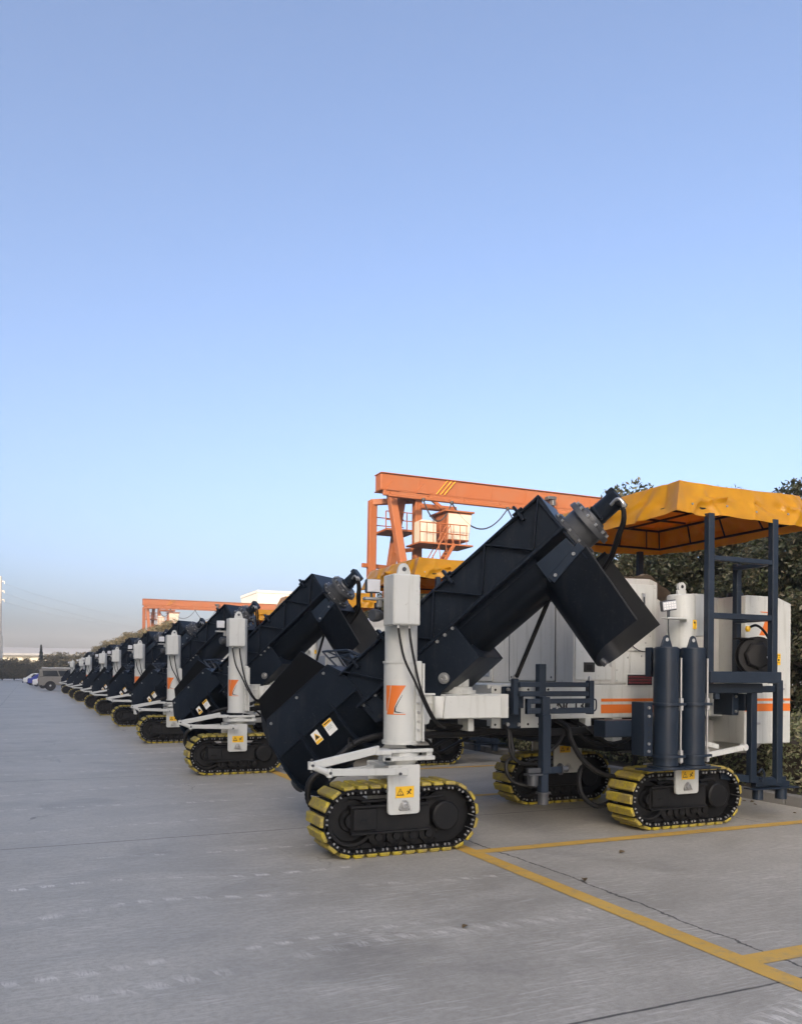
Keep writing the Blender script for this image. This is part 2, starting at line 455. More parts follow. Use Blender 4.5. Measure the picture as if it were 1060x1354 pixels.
def sticker_warning(x0, x1, y, z0, z1, parent, name='warning_label'):
    s = MB(); w = x1 - x0; h = z1 - z0
    s.box(x0, x1, y - .003, y, z0, z1, 0)
    s.m = 1
    cx = x0 + w * .25; cz = z0 + h * .5; t = h * .36; yb = y - .004
    def tri(k, m, yo):
        s.m = m
        s.prism([(cx - t * k, yo, cz - t * .8 * k - .01 * 0), (cx + t * k, yo, cz - t * .8 * k), (cx, yo, cz + t * k)], (0, .0012, 0))
    tri(1.0, 1, yb); tri(.68, 0, yb - .0012)
    s.m = 1
    s.box(cx - t * .09, cx + t * .09, yb - .0026, yb - .0013, cz - t * .05, cz + t * .38, 0)
    s.box(cx - t * .09, cx + t * .09, yb - .0026, yb - .0013, cz - t * .42, cz - t * .2, 0)
    mx = x0 + w * .72
    s.bar((mx - t * .5, yb, cz - t * .6), (mx + t * .3, yb, cz + t * .3), .001, h * .09, (0, 0, 1), 0)
    s.bar((mx - t * .1, yb, cz - t * .1), (mx + t * .55, yb - .001, cz - t * .45), .001, h * .08, (0, 0, 1), 0)
    s.bar((mx - t * .55, yb, cz + t * .15), (mx + t * .2, yb - .002, cz + t * .2), .001, h * .08, (0, 0, 1), 0)
    s.cyl((mx + t * .42, yb - .0005, cz + t * .5), (mx + t * .42, y - .002, cz + t * .5), h * .09, seg=10)
    return s.build(name, [YSTK, BLK], parent)

def track(cx, yn, L=1.46, zt=.60):
    """crawler track: near face at y=yn, centre cx"""
    W = .36; yc = yn + W / 2; ro = zt / 2; hc = L / 2 - ro
    fr = MB()
    fr.box(cx - .45, cx + .27, yn + .035, yn + W - .035, .195, .425, .01)
    fr.box(cx - .44, cx - .23, yn + .008, yn + .04, .225, .405, .008)
    fr.box(cx - .38, cx - .31, yn + .0, yn + .02, .29, .315, .004)
    fr.box(cx - .46, cx + .26, yn + .002, yn + .045, .41, .43, .004)
    fr.box(cx - .46, cx + .26, yn + .002, yn + .045, .19, .21, .004)
    fr.box(cx - .36, cx - .12, yn + .03, yn + .10, .45, .47, .004)
    fr.cyl((cx + .13, yn + .06, .455), (cx + .40, yn + .06, .465), .012, seg=8)
    t = fr.build('crawler_track', BLACK, pv)
    rc = ro - .043
    def path(s, r):
        per = 4 * hc + 2 * math.pi * r
        s %= per
        if s < 2 * hc: return (cx - hc + s, ro - r, 0.0)
        s -= 2 * hc
        if s < math.pi * r:
            a = s / r; return (cx + hc + r * math.sin(a), ro - r * math.cos(a), a)
        s -= math.pi * r
        if s < 2 * hc: return (cx + hc - s, ro + r, math.pi)
        a = (s - 2 * hc) / r
        return (cx - hc - r * math.sin(a), ro + r * math.cos(a), math.pi + a)
    N = 29; per = 4 * hc + 2 * math.pi * rc; step = per / N
    ch = MB(); pd = MB()
    for i in range(N):
        x, z, a = path((i + .35) * step, rc)
        Mx = Matrix.Translation((x, yc, z)) @ Matrix.Rotation(-a, 4, 'Y')
        T = lambda px, py, pz: Mx @ Matrix.Translation((px, py, pz))
        ch.mbox(T(0, 0, 0), (step * .93, W, .016), .003)
        ch.mbox(T(step * .40, 0, .011), (.016, W * .98, .018), .003)
        for yy in (-.05, .05):
            ch.mbox(T(0, yy, .036), (step * 1.02, .035, .055), .008)
        ch.mbox(T(0, -.165, .012), (step * .45, .02, .028), .004)
        pd.prism([Mx @ V(p) for p in ((-step * .42, -W / 2 - .004, -.009), (step * .42, -W / 2 - .004, -.009), (step * .35, -W / 2 + .004, -.041), (-step * .35, -W / 2 + .004, -.041))],
                 Mx.to_3x3() @ V((0, W + .004, 0)), .006)
        for bx in (-step * .17, step * .17):
            for ys in (-1, 1):
                ch.m = 1; ch.mbox(T(bx, ys * (W / 2 - .006), .018), (.014, .024, .020), .003); ch.m = 0
    ch.build('track_chain', [BLACK, STEEL], t); pd.build('track_pad_belt', YPAD, t)
    w = MB()
    w.lathe((cx - hc, yn + .07, ro), (0, 1, 0), [(.03, .05), (.03, .09), (.05, .10), (.05, .17), (.0, .185), (.0, .21), (.012, .22), (.21, .22), (.22, .19), (.22, .05)], 40)
    w.cyl((cx - hc, yn + .05, ro), (cx - hc, yn + .32, ro), .06)
    w.build('idler_wheel', BLACK, t)
    w = MB()
    w.lathe((cx + hc, yn + .10, ro), (0, 1, 0), [(0, .05), (0, .215), (.18, .215), (.18, .05)], 24)
    for i in range(11):
        a = i * math.tau / 11
        w.bar((cx + hc + .19 * math.cos(a), yc, ro + .19 * math.sin(a)), (cx + hc + .235 * math.cos(a), yc, ro + .235 * math.sin(a)), .09, .05, (0, 1, 0), .01)
    w.lathe((cx + hc - .02, yn + .005, ro), (0, 1, 0), [(0, .03), (0, .112), (.012, .126), (.10, .126), (.10, .16), (.13, .165)], 32)
    for i in range(10):
        a = i * math.tau / 10
        w.cyl((cx + hc - .02 + .145 * math.cos(a), yn + .09, ro + .145 * math.sin(a)), (cx + hc - .02 + .145 * math.cos(a), yn + .105, ro + .145 * math.sin(a)), .011, seg=6)
    w.build('drive_sprocket', BLACK, t)
    for rx in (-.2, -.04, .11, .26):
        w = MB(); w.lathe((cx + rx, yn + .06, .155), (0, 1, 0), [(-.02, .018), (-.02, .03), (0, .034), (.005, .06), (.012, .075), (.05, .075), (.055, .06), (.09, .055), (.15, .055), (.16, .075), (.23, .075), (.24, .05), (.24, .02)], 20)
        w.build('track_roller', BLACK, t)
    return t
track(2.85, 6.25); track(5.99, 6.30); track(5.75, 8.1)

def yoke(px, yn, x0, x1, z0, z1, stk, yb=None):
    y = MB(); y.m = 0
    yb = yb or yn + .42
    r = .03
    def plate(yy, d):
        pts = []
        for cx, cz, a0 in ((x0 + r, z0 + r, 180), (x1 - r, z0 + r, 270), (x1 - r * .3, z1 - r * .3, 0), (x0 + r * .3, z1 - r * .3, 90)):
            rr = r if a0 >= 180 else r * .3
            for q in range(4):
                a = R(a0 + q * 30); pts.append((cx + rr * math.cos(a), yy, cz + rr * math.sin(a)))
        y.prism(pts, (0, d, 0), .003)
    plate(yn - .03, .028); plate(yb, .028)
    y.box(x0 + .01, x1 - .01, yn - .003, yb - .001, z1 - .06, z1 - .004, .004)
    o = y.build('track_yoke', WHITE, pv)
    sticker_warning(stk[0], stk[1], yn - .031, stk[2], stk[3], o)
    l = MB(); cx = (x0 + x1) / 2; cz = z0 + .075
    l.prism([(cx - .055, yn - .034, cz - .025), (cx - .045, yn - .034, cz - .04), (cx + .045, yn - .034, cz - .04), (cx + .055, yn - .034, cz - .025), (cx + .03, yn - .034, cz + .025), (cx + .01, yn - .034, cz + .042), (cx - .01, yn - .034, cz + .042), (cx - .03, yn - .034, cz + .025)], (0, -.012, 0), .003)
    l.lathe((cx, yn - .046, cz), (0, -1, 0), [(0, .03), (.012, .028), (.014, .016), (.006, .015)], 16)
    for sx in (-.042, .042): l.cyl((cx + sx, yn - .046, cz - .026), (cx + sx, yn - .053, cz - .026), .008, seg=6)
    l.build('pivot_bearing', STEEL, o)
    return o
yoke(2.88, 6.25, 2.70, 2.99, .345, .755, (2.767, 2.933, .483, .578))
yoke(5.95, 6.30, 5.80, 6.095, .345, .605, (5.873, 6.04, .487, .578))
yoke(5.75, 8.1, 5.62, 6.02, .36, .78, (5.7, 5.85, .6, .68))

# --- front leg post
def bolt(mb, p, d, r=.014, h=.012):
    p = V(p); d = V(d).normalized(); mb.cyl(p, p + d * h, r, r * .9, seg=8)
PX, PY = 2.88, 6.38
p = MB()
p.lathe((PX, PY, .92), (0, 0, 1), [(0, .158), (.03, .158), (.03, .146), (.68, .146), (.68, .154), (.70, .154), (.70, .138), (1.41, .138), (1.415, .12)], 40)
p.box(PX + .07, PX + .125, PY - .155, PY + .155, .945, 1.62, .006)
p.box(PX + .122, PX + .14, PY - .18, PY + .12, .945, 1.60, .004)
p.prism([(PX + .14, PY - .10, 1.30), (PX + .21, PY - .10, 1.22), (PX + .235, PY - .10, 1.15), (PX + .22, PY - .10, 1.09), (PX + .14, PY - .10, 1.07)], (0, .03, 0), .004)
p.prism([(PX - .085, PY - .075, 2.31), (PX + .065, PY - .075, 2.31), (PX + .055, PY - .075, 2.345), (PX + .038, PY - .075, 2.405), (PX + .025, PY - .075, 2.428), (PX + .006, PY - .075, 2.442), (PX - .026, PY - .075, 2.442), (PX - .045, PY - .075, 2.428), (PX - .058, PY - .075, 2.405), (PX - .075, PY - .075, 2.345)], (0, .03, 0), .003)
b = p; p.m = 1
for i in range(5): bolt(b, (PX + .095, PY - .155, 1.34 - i * .075), (0, -1, 0), .013)
b.m = 2; b.cyl((PX - .01, PY - .080, 2.392), (PX - .01, PY - .076, 2.392), .019, seg=14); b.m = 1
post = p.build('leg_post', [WHITE, STEEL, DSTEEL], pv)
j = MB(); j.box(2.684, 2.925, 6.10, 6.31, 1.908, 2.325, .008); j.box(2.692, 2.917, 6.094, 6.099, 1.92, 2.315, .002)
jb = j.build('junction_box', WHITE, post)
hs = MB()
hs.tube([(2.738, 6.13, 1.91), (2.75, 6.12, 1.81), (2.785, 6.10, 1.63), (2.876, 6.09, 1.447), (2.945, 6.09, 1.304), (3.038, 6.12, 1.159), (3.143, 6.2, 1.085), (3.3, 6.42, 1.05)], .0105)
hs.tube([(2.848, 6.15, 1.91), (2.856, 6.14, 1.794), (2.884, 6.12, 1.611), (2.932, 6.11, 1.406), (3.001, 6.12, 1.261), (3.083, 6.14, 1.136), (3.177, 6.22, 1.076), (3.33, 6.43, 1.04)], .0105)
hs.m = 1
hs.cyl((2.738, 6.13, 1.885), (2.738, 6.13, 1.912), .014); hs.cyl((2.848, 6.15, 1.885), (2.848, 6.15, 1.912), .014)
hs.build('control_hose', [RUBBER, STEEL], post)

def on_cyl(u, z, r, x=PX, yv=PY):
    """u = arc offset (m) left/right of the side facing -y"""
    a = u / r
    return (x + r * math.sin(a), yv - r * math.cos(a), z)
def decal_cyl(mb, poly_rows, r):
    """rows: list of (z, u0, u1)"""
    loops = []
    for z, u0, u1 in poly_rows:
        loops.append([on_cyl(u0 + (u1 - u0) * i / 6, z, r) for i in range(7)])
    mb.sheet(loops)
e = MB()
r = .1485
decal_cyl(e, [(1.415, -.205, -.155), (1.33, -.205, -.165), (1.25, -.205, -.182), (1.20, -.205, -.195)], r)
decal_cyl(e, [(1.415, -.147, -.02), (1.36, -.155, -.055), (1.30, -.165, -.088), (1.24, -.178, -.115), (1.175, -.195, -.125)], r)
decal_cyl(e, [(1.178, -.195, -.02), (1.171, -.197, -.025)], r)
e.m = 1
decal_cyl(e, [(1.335, -.052, -.048), (1.28, -.085, -.078), (1.23, -.113, -.103), (1.20, -.119, -.106), (1.19, -.11, -.06), (1.186, -.08, -.03)], r)
e.build('emblem', [ORANGE, NAVYB], post, fixn=False)
fl = MB()
fl.box(2.54, 2.76, 6.36, 6.42, 2.128, 2.15, .004); fl.box(2.66, 2.70, 6.37, 6.41, 2.07, 2.13, .004)
fl.m = 1; fl.box(2.55, 2.665, 6.33, 6.345, 2.19, 2.295, .004); fl.m = 2; fl.box(2.55, 2.67, 6.346, 6.40, 2.185, 2.30, .008)
fl.m = 2; fl.cyl((2.60, 6.37, 2.15), (2.60, 6.37, 2.19), .012)
fl.build('flood_lamp', [STEEL, GLASS, DSTEEL], post)
hn = MB(); hn.lathe((2.66, 6.40, 2.0), (.9, .3, 0), [(-.05, .048), (-.03, .055), (.02, .05), (.07, .03)], 20); hn.bar((2.68, 6.41, 2.05), (2.68, 6.41, 2.10), .012, .012)
hn.build('horn', DSTEEL, post)
st = MB()
st.lathe((PX, PY, .70), (0, 0, 1), [(0, .145), (.035, .145), (.035, .125), (.07, .125), (.07, .145), (.12, .145), (.12, .158), (.165, .158)], 36)
st.box(2.70, 3.11, 6.215, 6.25, .855, .885, .004); st.box(2.66, 3.12, 6.20, 6.30, .79, .825, .004)
st.box(2.64, 2.72, 6.20, 6.30, .79, .89, .006); st.box(3.06, 3.115, 6.24, 6.34, .80, .87, .004)
st.bar((2.56, 6.08, .905), (1.975, 6.02, .80), .035, .065, (0, 0, 1), .006)
st.bar((2.09, 6.03, .745), (2.83, 6.12, .71), .022, .058, (0, 0, 1), .005)
st.cyl((1.965, 6.02, .805), (2.13, 6.04, .735), .028, seg=12)
st.cyl((1.975, 6.02, .775), (1.975, 6.02, .835), .03, seg=12); st.cyl((2.125, 6.035, .705), (2.125, 6.035, .775), .024, seg=12)
st.bar((2.15, 6.06, .73), (2.60, 6.30, .735), .02, .05)
st.box(2.52, 2.66, 6.05, 6.22, .86, .90, .006)
sb = st; st.m = 1
for q in ((2.75, 6.09, .70), (2.125, 6.018, .74), (1.975, 6.0, .805), (2.69, 6.20, .86)): bolt(sb, q, (0, -1, 0), .013, .014)
sb.cyl((1.975, 6.02, .75), (1.975, 6.02, .855), .012, seg=8); sb.cyl((2.125, 6.035, .68), (2.125, 6.035, .79), .01, seg=8)
sb.lathe((PX, PY, .685), (0, 0, 1), [(0, .12), (.016, .12)], 28)
st.build('steering_arm', [WHITE, DSTEEL], pv)
rd = MB()
rd.tube([(2.535, 6.58, .90), (2.49, 6.56, .96), (2.47, 6.54, .94), (2.465, 6.52, .89)], .008, 8)
rd.tube([(2.95, 6.62, .985), (2.80, 6.60, .975), (2.669, 6.6, .954), (2.537, 6.6, .908), (2.383, 6.6, .791), (2.256, 6.61, .688), (2.169, 6.62, .619), (2.144, 6.63, .537), (2.158, 6.64, .43), (2.25, 6.66, .30)], .029, 10, 8, ridged=.016)
rd.build('corrugated_hose', RUBBER, pv)
# boom from post to chassis
bm_ = MB()
bm_.box(3.0, 4.0, 6.46, 6.74, 1.115, 1.335, .006)
bm_.box(3.01, 3.27, 6.44, 6.76, 1.325, 1.345, .003)
for z in (1.17, 1.25): bm_.box(3.02, 3.25, 6.445, 6.459, z, z + .02, .002)
bm_.box(3.60, 3.66, 6.5, 6.7, 1.0, 1.114, .004)
bm_.cyl((3.55, 6.62, 1.336), (3.55, 6.62, 1.372), .17, seg=32); bm_.cyl((3.55, 6.62, 1.372), (3.55, 6.62, 1.398), .14, seg=32)
bm_.box(3.47, 3.63, 6.54, 6.70, 1.398, 1.52, .006)
boom = bm_.build('boom_arm', WHITE, pv)
c = MB(); c.prism([(3.28, 6.36, 1.125), (3.86, 6.36, 1.125), (3.86, 6.36, 1.325), (3.30, 6.36, 1.325)], (0, .10, 0), .006)
c.prism([(3.215, 6.40, 1.13), (3.276, 6.37, 1.13), (3.296, 6.37, 1.32), (3.215, 6.40, 1.32)], (0, .06, 0), .003)
c.build('boom_cover', WHITE, boom)

# --- conveyor
AL = R(-48); INC = R(39)
DD = V((math.cos(AL), math.sin(AL), 0)); NN = V((-math.sin(AL), math.cos(AL), 0)); PIN = V((3.332, 6.414, 1.476))
AX = DD * math.cos(INC) + V((0, 0, math.sin(INC))); BX = -DD * math.sin(INC) + V((0, 0, math.cos(INC)))
def C(a, b, v=0): return PIN + AX * a + BX * b + NN * v
CM = Matrix((AX, NN, BX)).transposed().to_4x4()
def cbox(mb, a0, a1, b0, b1, v0, v1, bev=.004):
    M = CM.copy(); M.translation = C((a0 + a1) / 2, (b0 + b1) / 2, (v0 + v1) / 2)
    mb.mbox(M, (a1 - a0, v1 - v0, b1 - b0), bev)
W = .6
t = MB()
arc = [(-math.cos(math.pi * i / 20), -math.sin(math.pi * i / 20)) for i in range(21)]
def sgp(x, e): return math.copysign(abs(x) ** e, x)
def usec(a, r=.282, top=.33, cb=.27): return [C(a, top, .3 - r)] + [C(a, cb + .25 * sgp(sn, .62), .3 + r * sgp(cs, .62)) for cs, sn in arc] + [C(a, top, .3 + r)]
hprof = [(.47, .005), (.40, .006)] + [(.35 + .31 * sgp(sn, .8), .3 + .294 * sgp(cs, .8)) for cs, sn in arc] + [(.40, .594), (.47, .595)]
def hsec(a): return [C(a, b, v) for b, v in hprof]
t.sheet([usec(-.80), usec(1.24)], thick=.008)
for b0 in (.27,):
    cbox(t, -.78, 1.24, b0 - .006, b0 + .006, .008, .016, .002)
conv = t.build('conveyor_trough', NAVY, pv)
cv = MB()
cv.prism([C(-.80, .345, .01), C(1.575, .345, .01), C(1.60, .675, .01), C(-.62, .675, .01), C(-.80, .62, .01)], NN * .58, .004)
top = [1.585, .993, .397, -.2, -.74]; bot = [1.28, .70, .116, -.47]
for i in range(4):
    cv.bar(C(top[i], .67, -.012), C(bot[i], .35, -.012), .062, .011, BX)
    cv.bar(C(top[i + 1], .67, -.012), C(bot[i], .35, -.012), .062, .011, BX)
cbox(cv, -.80, 1.60, .662, .682, -.040, .635, .005)
for a in (1.38, .57, -.24, -.60):
    cbox(cv, a - .012, a + .012, .60, .75, -.05, .012, .003); cbox(cv, a - .05, a + .05, .684, .70, -.05, .03, .003)
    cbox(cv, a - .012, a + .012, .60, .75, .588, .65, .003)
cbox(cv, -.83, 1.59, .305, .335, -.075, .66, .006)
cbox(cv, 1.555, 1.572, .0, .68, -.005, .605, .004)
cv.build('conveyor_cover', NAVY, conv)
# hopper: navy tub, darker black plates on the taller far wall and mouth
h = MB()
h.sheet([hsec(-1.82), hsec(-.76)], thick=.008)
h.prism([C(-1.82, .468, .004), C(-.745, .468, .004), C(-.765, .64, .004), C(-.85, .836, .004), C(-1.69, .836, .004), C(-1.82, .62, .004)], NN * .009)
h.bar(C(-1.692, .838, .006), C(-.848, .838, .006), .016, .010, BX, .002); h.bar(C(-1.822, .62, .006), C(-1.69, .838, .006), .016, .010, BX, .002); h.bar(C(-.848, .838, .006), C(-.764, .66, .006), .016, .010, BX, .002)
pl = [C(-1.828, b, v) for b, v in hprof]
h.prism(pl, AX * -.010)
h.prism([C(-.85, .834, .0), C(-.76, .66, .0), C(-.76, .66, .6), C(-.95, .90, .6)], AX * .008)
h.prism([C(-1.84, .468, .592), C(-.72, .468, .592), C(-.78, .68, .6), C(-1.13, 1.05, .62), C(-1.27, 1.37, .64), C(-1.985, 1.30, .64), C(-2.13, 1.01, .62)], NN * .012)
for a, bt_ in ((-1.80, .58), (-1.49, .56), (-1.05, .56), (-.75, .62)):
    a2 = a - .012 if a < -1.7 else a
    ring_i = [C(a2, bt_ - .02, .008)] + [C(a2, b, v) for b, v in hprof[:-4]]
    def outw(b, v, k=.062):
        dv, db = v - .3, b - .45
        f = min(1, max(0, (.47 - b) / .12)); f = max(f, .55)
        l = math.hypot(dv, min(db, 0) * 1.0) or 1
        return C(a2, b + min(db, 0) / l * k * f, v + dv / l * k * f)
    ring_o = [C(a2, bt_, .004)] + [outw(b, v) for b, v in hprof[:-4]]
    for i in range(len(ring_o) - 1):
        h.prism([ring_o[i], ring_o[i + 1], ring_i[i + 1], ring_i[i]], AX * .014)
cbox(h, -1.82, -.76, .462, .474, -.006, .004, .002)
h.prism([C(-.80, .34, -.028), C(-.62, .34, -.028), C(-.60, .20, -.028), C(-.68, .10, -.028), C(-.73, .085, -.028), C(-.78, .11, -.028)], NN * .02, .003)
h.m = 1
for a, b_ in ((-.93, .80), (-1.3, .80), (-1.68, .78)): bolt(h, C(a, b_, .004), -NN, .015, .01)
for a, b_ in ((-.62, .30), (-.77, .30)): bolt(h, C(a, b_, -.028), -NN, .016, .012)
h.m = 2; h.cyl(C(-.705, .125, -.032), C(-.705, .125, -.028), .02, seg=12)
hop = h.build('hopper', [NAVY, STEEL, BLK], conv)
h = MB()
h.prism([C(-1.835, .468, .585), C(-.72, .468, .585), C(-.78, .68, .592), C(-1.13, 1.05, .612), C(-1.265, 1.362, .632), C(-1.98, 1.292, .632), C(-2.125, 1.008, .612)], NN * .006)
h.prism([C(-1.82, .46, .0), C(-1.828, .62, .0), C(-2.135, 1.01, .62), C(-1.85, .46, .60)], AX * .009)
h.prism([C(-1.832, .62, .0), C(-1.75, .74, .05), C(-2.06, 1.16, .632), C(-2.14, 1.012, .622)], AX * .008)
h.build('hopper_inner_wall', INNERBLK, hop)
s1 = MB()
cbox(s1, -1.40, -1.315, .315, .435, .0, .003, 0); s1.m = 1; cbox(s1, -1.398, -1.317, .317, .345, -.0012, 0, 0)
s1.m = 1; s1.prism([C(-1.395, .352, -.001), C(-1.32, .352, -.001), C(-1.357, .418, -.001)], NN * .001); s1.m = 2
s1.prism([C(-1.383, .358, -.002), C(-1.332, .358, -.002), C(-1.357, .402, -.002)], NN * .001)
s1.build('warning_label', [WSTK, YSTK, BLK], hop)
s2 = MB()
cbox(s2, -1.24, -1.135, .30, .435, .0, .003, 0); s2.m = 1; cbox(s2, -1.239, -1.136, .40, .434, -.0012, 0, 0)
s2.m = 2; cbox(s2, -1.225, -1.15, .412, .422, -.0022, -.0013, 0)
s2.m = 3
for i, zz in enumerate((.38, .366, .352)): cbox(s2, -1.228, -1.16 - .01 * (i == 2), zz - .002, zz + .002, -.0012, 0, 0)
s2.build('notice_label', [WSTK, YSTK, BLK, BLUEGL], hop)
be = MB(); be.lathe(C(-1.84, .20, .22), -AX, [(0, .10), (.05, .10), (.06, .085), (.10, .08), (.10, .03)], 20)
be.build('hopper_bearing', DSTEEL, hop)
gr = MB()
q1 = [C(-.82, .80, .1), C(-.85, 1.0, .1), C(-.64, .85, .1), C(-.56, .695, .1)]; q2 = [C(-.80, .80, .55), C(-1.0, 1.15, .55), C(-.78, .97, .55), C(-.70, .83, .55)]
for q in (q1, q2):
    for u_, w_ in zip(q, q[1:]): gr.tube([u_, w_], .010, 6, 0)
for i in (1, 2): gr.tube([q1[i], q2[i]], .010, 6, 0)
gr.tube([q1[0].lerp(q1[1], .55), q1[2].lerp(q1[3], .45)], .008, 6, 0); gr.tube([q2[0].lerp(q2[1], .55), q2[2].lerp(q2[3], .45)], .008, 6, 0)
gr.tube([q1[1].lerp(q1[2], .5), q1[1].lerp(q1[2], .5) - BX * .2], .008, 6, 0)
gr.build('guard_rail', NAVYB, conv)
# cradle bracket
cr = MB()
pts = [(.36, .315), (.367, -.055), (-.10, -.075), (-.30, -.20), (-.48, -.02), (-.48, .315)]
for v in (-.052, .63):
    cr.prism([C(a, b_, v) for a, b_ in pts], NN * .02, .003)
prof = [(-.03, .06)] + [(.3 + .30 * cs, .33 + .30 * sn) for cs, sn in arc[2:19]] + [(.63, .06)]
fa = [C(.35, -.055, -.03)] + [C(.35, max(b_, -.04), v) for v, b_ in [(-.03, .06)] + [(.3 + .31 * cs, .33 + .31 * sn) for cs, sn in arc[5:16]] + [(.63, .06)]] + [C(.35, -.055, .63)]
cr.prism(fa, AX * .012)
cr.prism([C(.362, -.055, -.03), C(.362, -.055, .63), C(-.10, -.075, .63), C(-.10, -.075, -.03)], BX * .012)
cr.m = 1
for a in (.33, .24, .15): bolt(cr, C(a, .29, -.052), -NN, .016, .014)
cr.build('cradle_bracket', [NAVY, STEEL], conv)
cb = MB()
cb.lathe(C(0, 0, -.05), -NN, [(0, .05), (.02, .05), (.02, .032), (.045, .03), (.045, .012), (.03, .01)], 18)
cb.build('pivot_pin', STEEL, conv)
# chute
ch = MB()
def uch(t, off=0.0):
    """t: 0 top .. 1 bottom"""
    sh = -.055 * t; o = off
    pts = [(1.622 - .067 * t, o), (1.45, o), (1.30 + sh, o)]
    for i in range(1, 12):
        a = math.pi * i / 12
        pts.append((1.30 + sh + o - .20 * math.sin(a), .3 - (.3 - o) * math.cos(a)))
    pts += [(1.30 + sh, .6 - o), (1.45, .6 - o), (1.685 - .045 * t, .6 - o)]
    out = []
    for a, v in pts:
        bb = -.645 - .072 * min(1, v / .6) - .02 * math.sin(math.pi * v / .6)
        out.append(C(a, .088 + (bb - .088) * t, v))
    return out
ch.sheet([uch(t_) for t_ in (0, .5, 1)], thick=.007)
cho = ch.build('discharge_chute', NAVY, conv)
ch = MB(); ch.sheet([uch(t_, .009) for t_ in (.04, .5, .995)], thick=.002); ch.build('chute_lit_sheet', LIT_WORN, cho)  # inner sheet lighter than the chute: dust plus reflected light in its colour
ch = MB(); ch.bar(C(1.624, .08, .002), C(1.557, -.642, .002), .012, .006, NN, .001); ch.build('highlight_strip', LIT_WORN, cho)  # paler strip paints the highlight along the near edge
nk = MB()
nk.prism([C(1.225, .25, -.008), C(1.546, .25, -.008), C(1.55, .10, -.008), C(1.215, .05, -.008)], NN * .012, .002)
nk.bar(C(1.235, .055, -.018), C(1.60, .115, -.018), .012, .07, BX)
nk.m = 1
bolt(nk, C(1.29, .062, -.024), -NN, .016); bolt(nk, C(1.51, .10, -.024), -NN, .016)
nk.build('neck_plate', [NAVYB, STEEL], cho)
nk = MB()
nk.prism([C(1.225, .25, .594), C(1.546, .25, .594), C(1.55, .10, .594), C(1.215, .05, .594)], NN * .012, .002); nk.build('neck_plate', NAVYB, cho)
nk = MB(); nk.cyl(C(1.11, -.735, .3), C(1.10, -.68, .3), .03, seg=10); nk.build('chute_hook', DSTEEL, cho)
mo = MB()
A0 = C(1.575, .30, .3)
mo.lathe(A0, AX, [(0, .24), (.022, .24), (.022, .215), (.05, .215), (.05, .172), (.155, .172), (.155, .222), (.20, .215), (.20, .175), (.23, .17), (.23, .115), (.25, .105)], 36)
mo.m = 1
mo.lathe(A0 + AX * .25, AX, [(0, .088), (.17, .085), (.19, .092), (.24, .092), (.25, .07)], 24)
M_ = CM.copy(); M_.translation = A0 + AX * .47; mo.mbox(M_, (.07, .13, .19), .01)
M_.translation = A0 + AX * .275; mo.mbox(M_, (.03, .20, .14), .01)
mo.m = 2
for i in range(12):
    a = i * math.tau / 12; d = BX * math.cos(a) + NN * math.sin(a)
    mo.cyl(A0 + AX * .20 + d * .19, A0 + AX * .225 + d * .19, .014, seg=6); mo.cyl(A0 + AX * .022 + d * .226, A0 + AX * .04 + d * .226, .012, seg=6)
mot = mo.build('hydraulic_motor', [DSTEEL, NAVY, STEEL], conv)
mh = MB()
for q in (-.03, .04):
    mh.tube([C(2.02, .25, .22 + q), C(2.04, .19, .20 + q), C(1.97, .10, .24 + q), C(1.86, .05, .32 + q), C(1.76, .01, .42 + q), C(1.66, -.02, .52 + q), C(1.4, -.08, .60)], .017, 8)
mh.m = 1
for q in (-.03, .04):
    mh.tube([C(1.98, .27, .24 + q), C(2.05, .26, .20 + q), C(2.06, .20, .19 + q), C(2.02, .17, .21 + q)], .015, 8)
mh.build('motor_hose', [RUBBER, STEEL], mot)
# tie strut to the chassis bracket
ts = MB(); ts.bar((4.085, 6.47, 1.49), C(1.12, .05, .35), .03, .035, (0, 1, 0))
ts.build('tie_strut', BLACK, pv)

# --- chassis
cs = MB()
cs.box(3.985, 4.65, 6.745, 6.775, 1.0, 1.402, .004)
cs.box(4.0, 6.12, 6.85, 9.05, 1.075, 1.418, .006)
cs.box(4.0, 4.62, 6.775, 6.86, 1.02, 1.38, .004)
cs.box(6.12, 7.20, 7.05, 9.05, 1.06, 1.44, .006)
cs.box(5.14, 5.21, 6.84, 6.95, .985, 1.08, .003)
cs.prism([(3.50, 8.9, .62), (4.1, 8.9, .62), (4.75, 8.9, 1.07), (4.2, 8.9, 1.07)], (0, -.12, 0), .005)
cs.box(3.42, 3.75, 8.76, 8.90, .58, .62, .004); cs.box(3.46, 3.72, 8.74, 8.92, .62, 1.0, .006)
cs.box(5.50, 5.62, 6.86, 7.0, .83, 1.076, .004)
cs.box(6.66, 6.78, 6.78, 7.06, 1.085, 1.34, .012)
hb = cs; cs.m = 1
for x, z in ((4.026, 1.368), (4.026, 1.037), (4.392, 1.37), (4.392, 1.036), (4.516, 1.034), (4.622, 1.032), (4.622, 1.37)):
    hb.cyl((x, 6.7448, z), (x, 6.7425, z), .012, seg=12)
cha = cs.build('chassis', [WHITE, BLK], pv)
dk = MB()
dk.box(4.3, 6.9, 7.3, 8.8, .86, 1.072, .01)
dk.box(5.6, 6.9, 7.1, 8.9, .70, .86, .02)
dk.cyl((4.4, 7.2, .93), (6.0, 7.2, .93), .05)
dk.build('underbody', BLACK, cha)
sp = MB()
sp.box(5.34, 6.118, 6.8455, 6.849, 1.244, 1.274, 0); sp.box(5.34, 6.118, 6.8455, 6.849, 1.124, 1.214, 0)
sp.build('stripe', ORANGE, cha)
cu = bpy.data.curves.new('lettering', 'FONT'); cu.body = 'NC130'; cu.size = .15; cu.extrude = .001; cu.offset = .004
to = bpy.data.objects.new('lettering', cu); COL.objects.link(to)
bpy.context.view_layer.update()
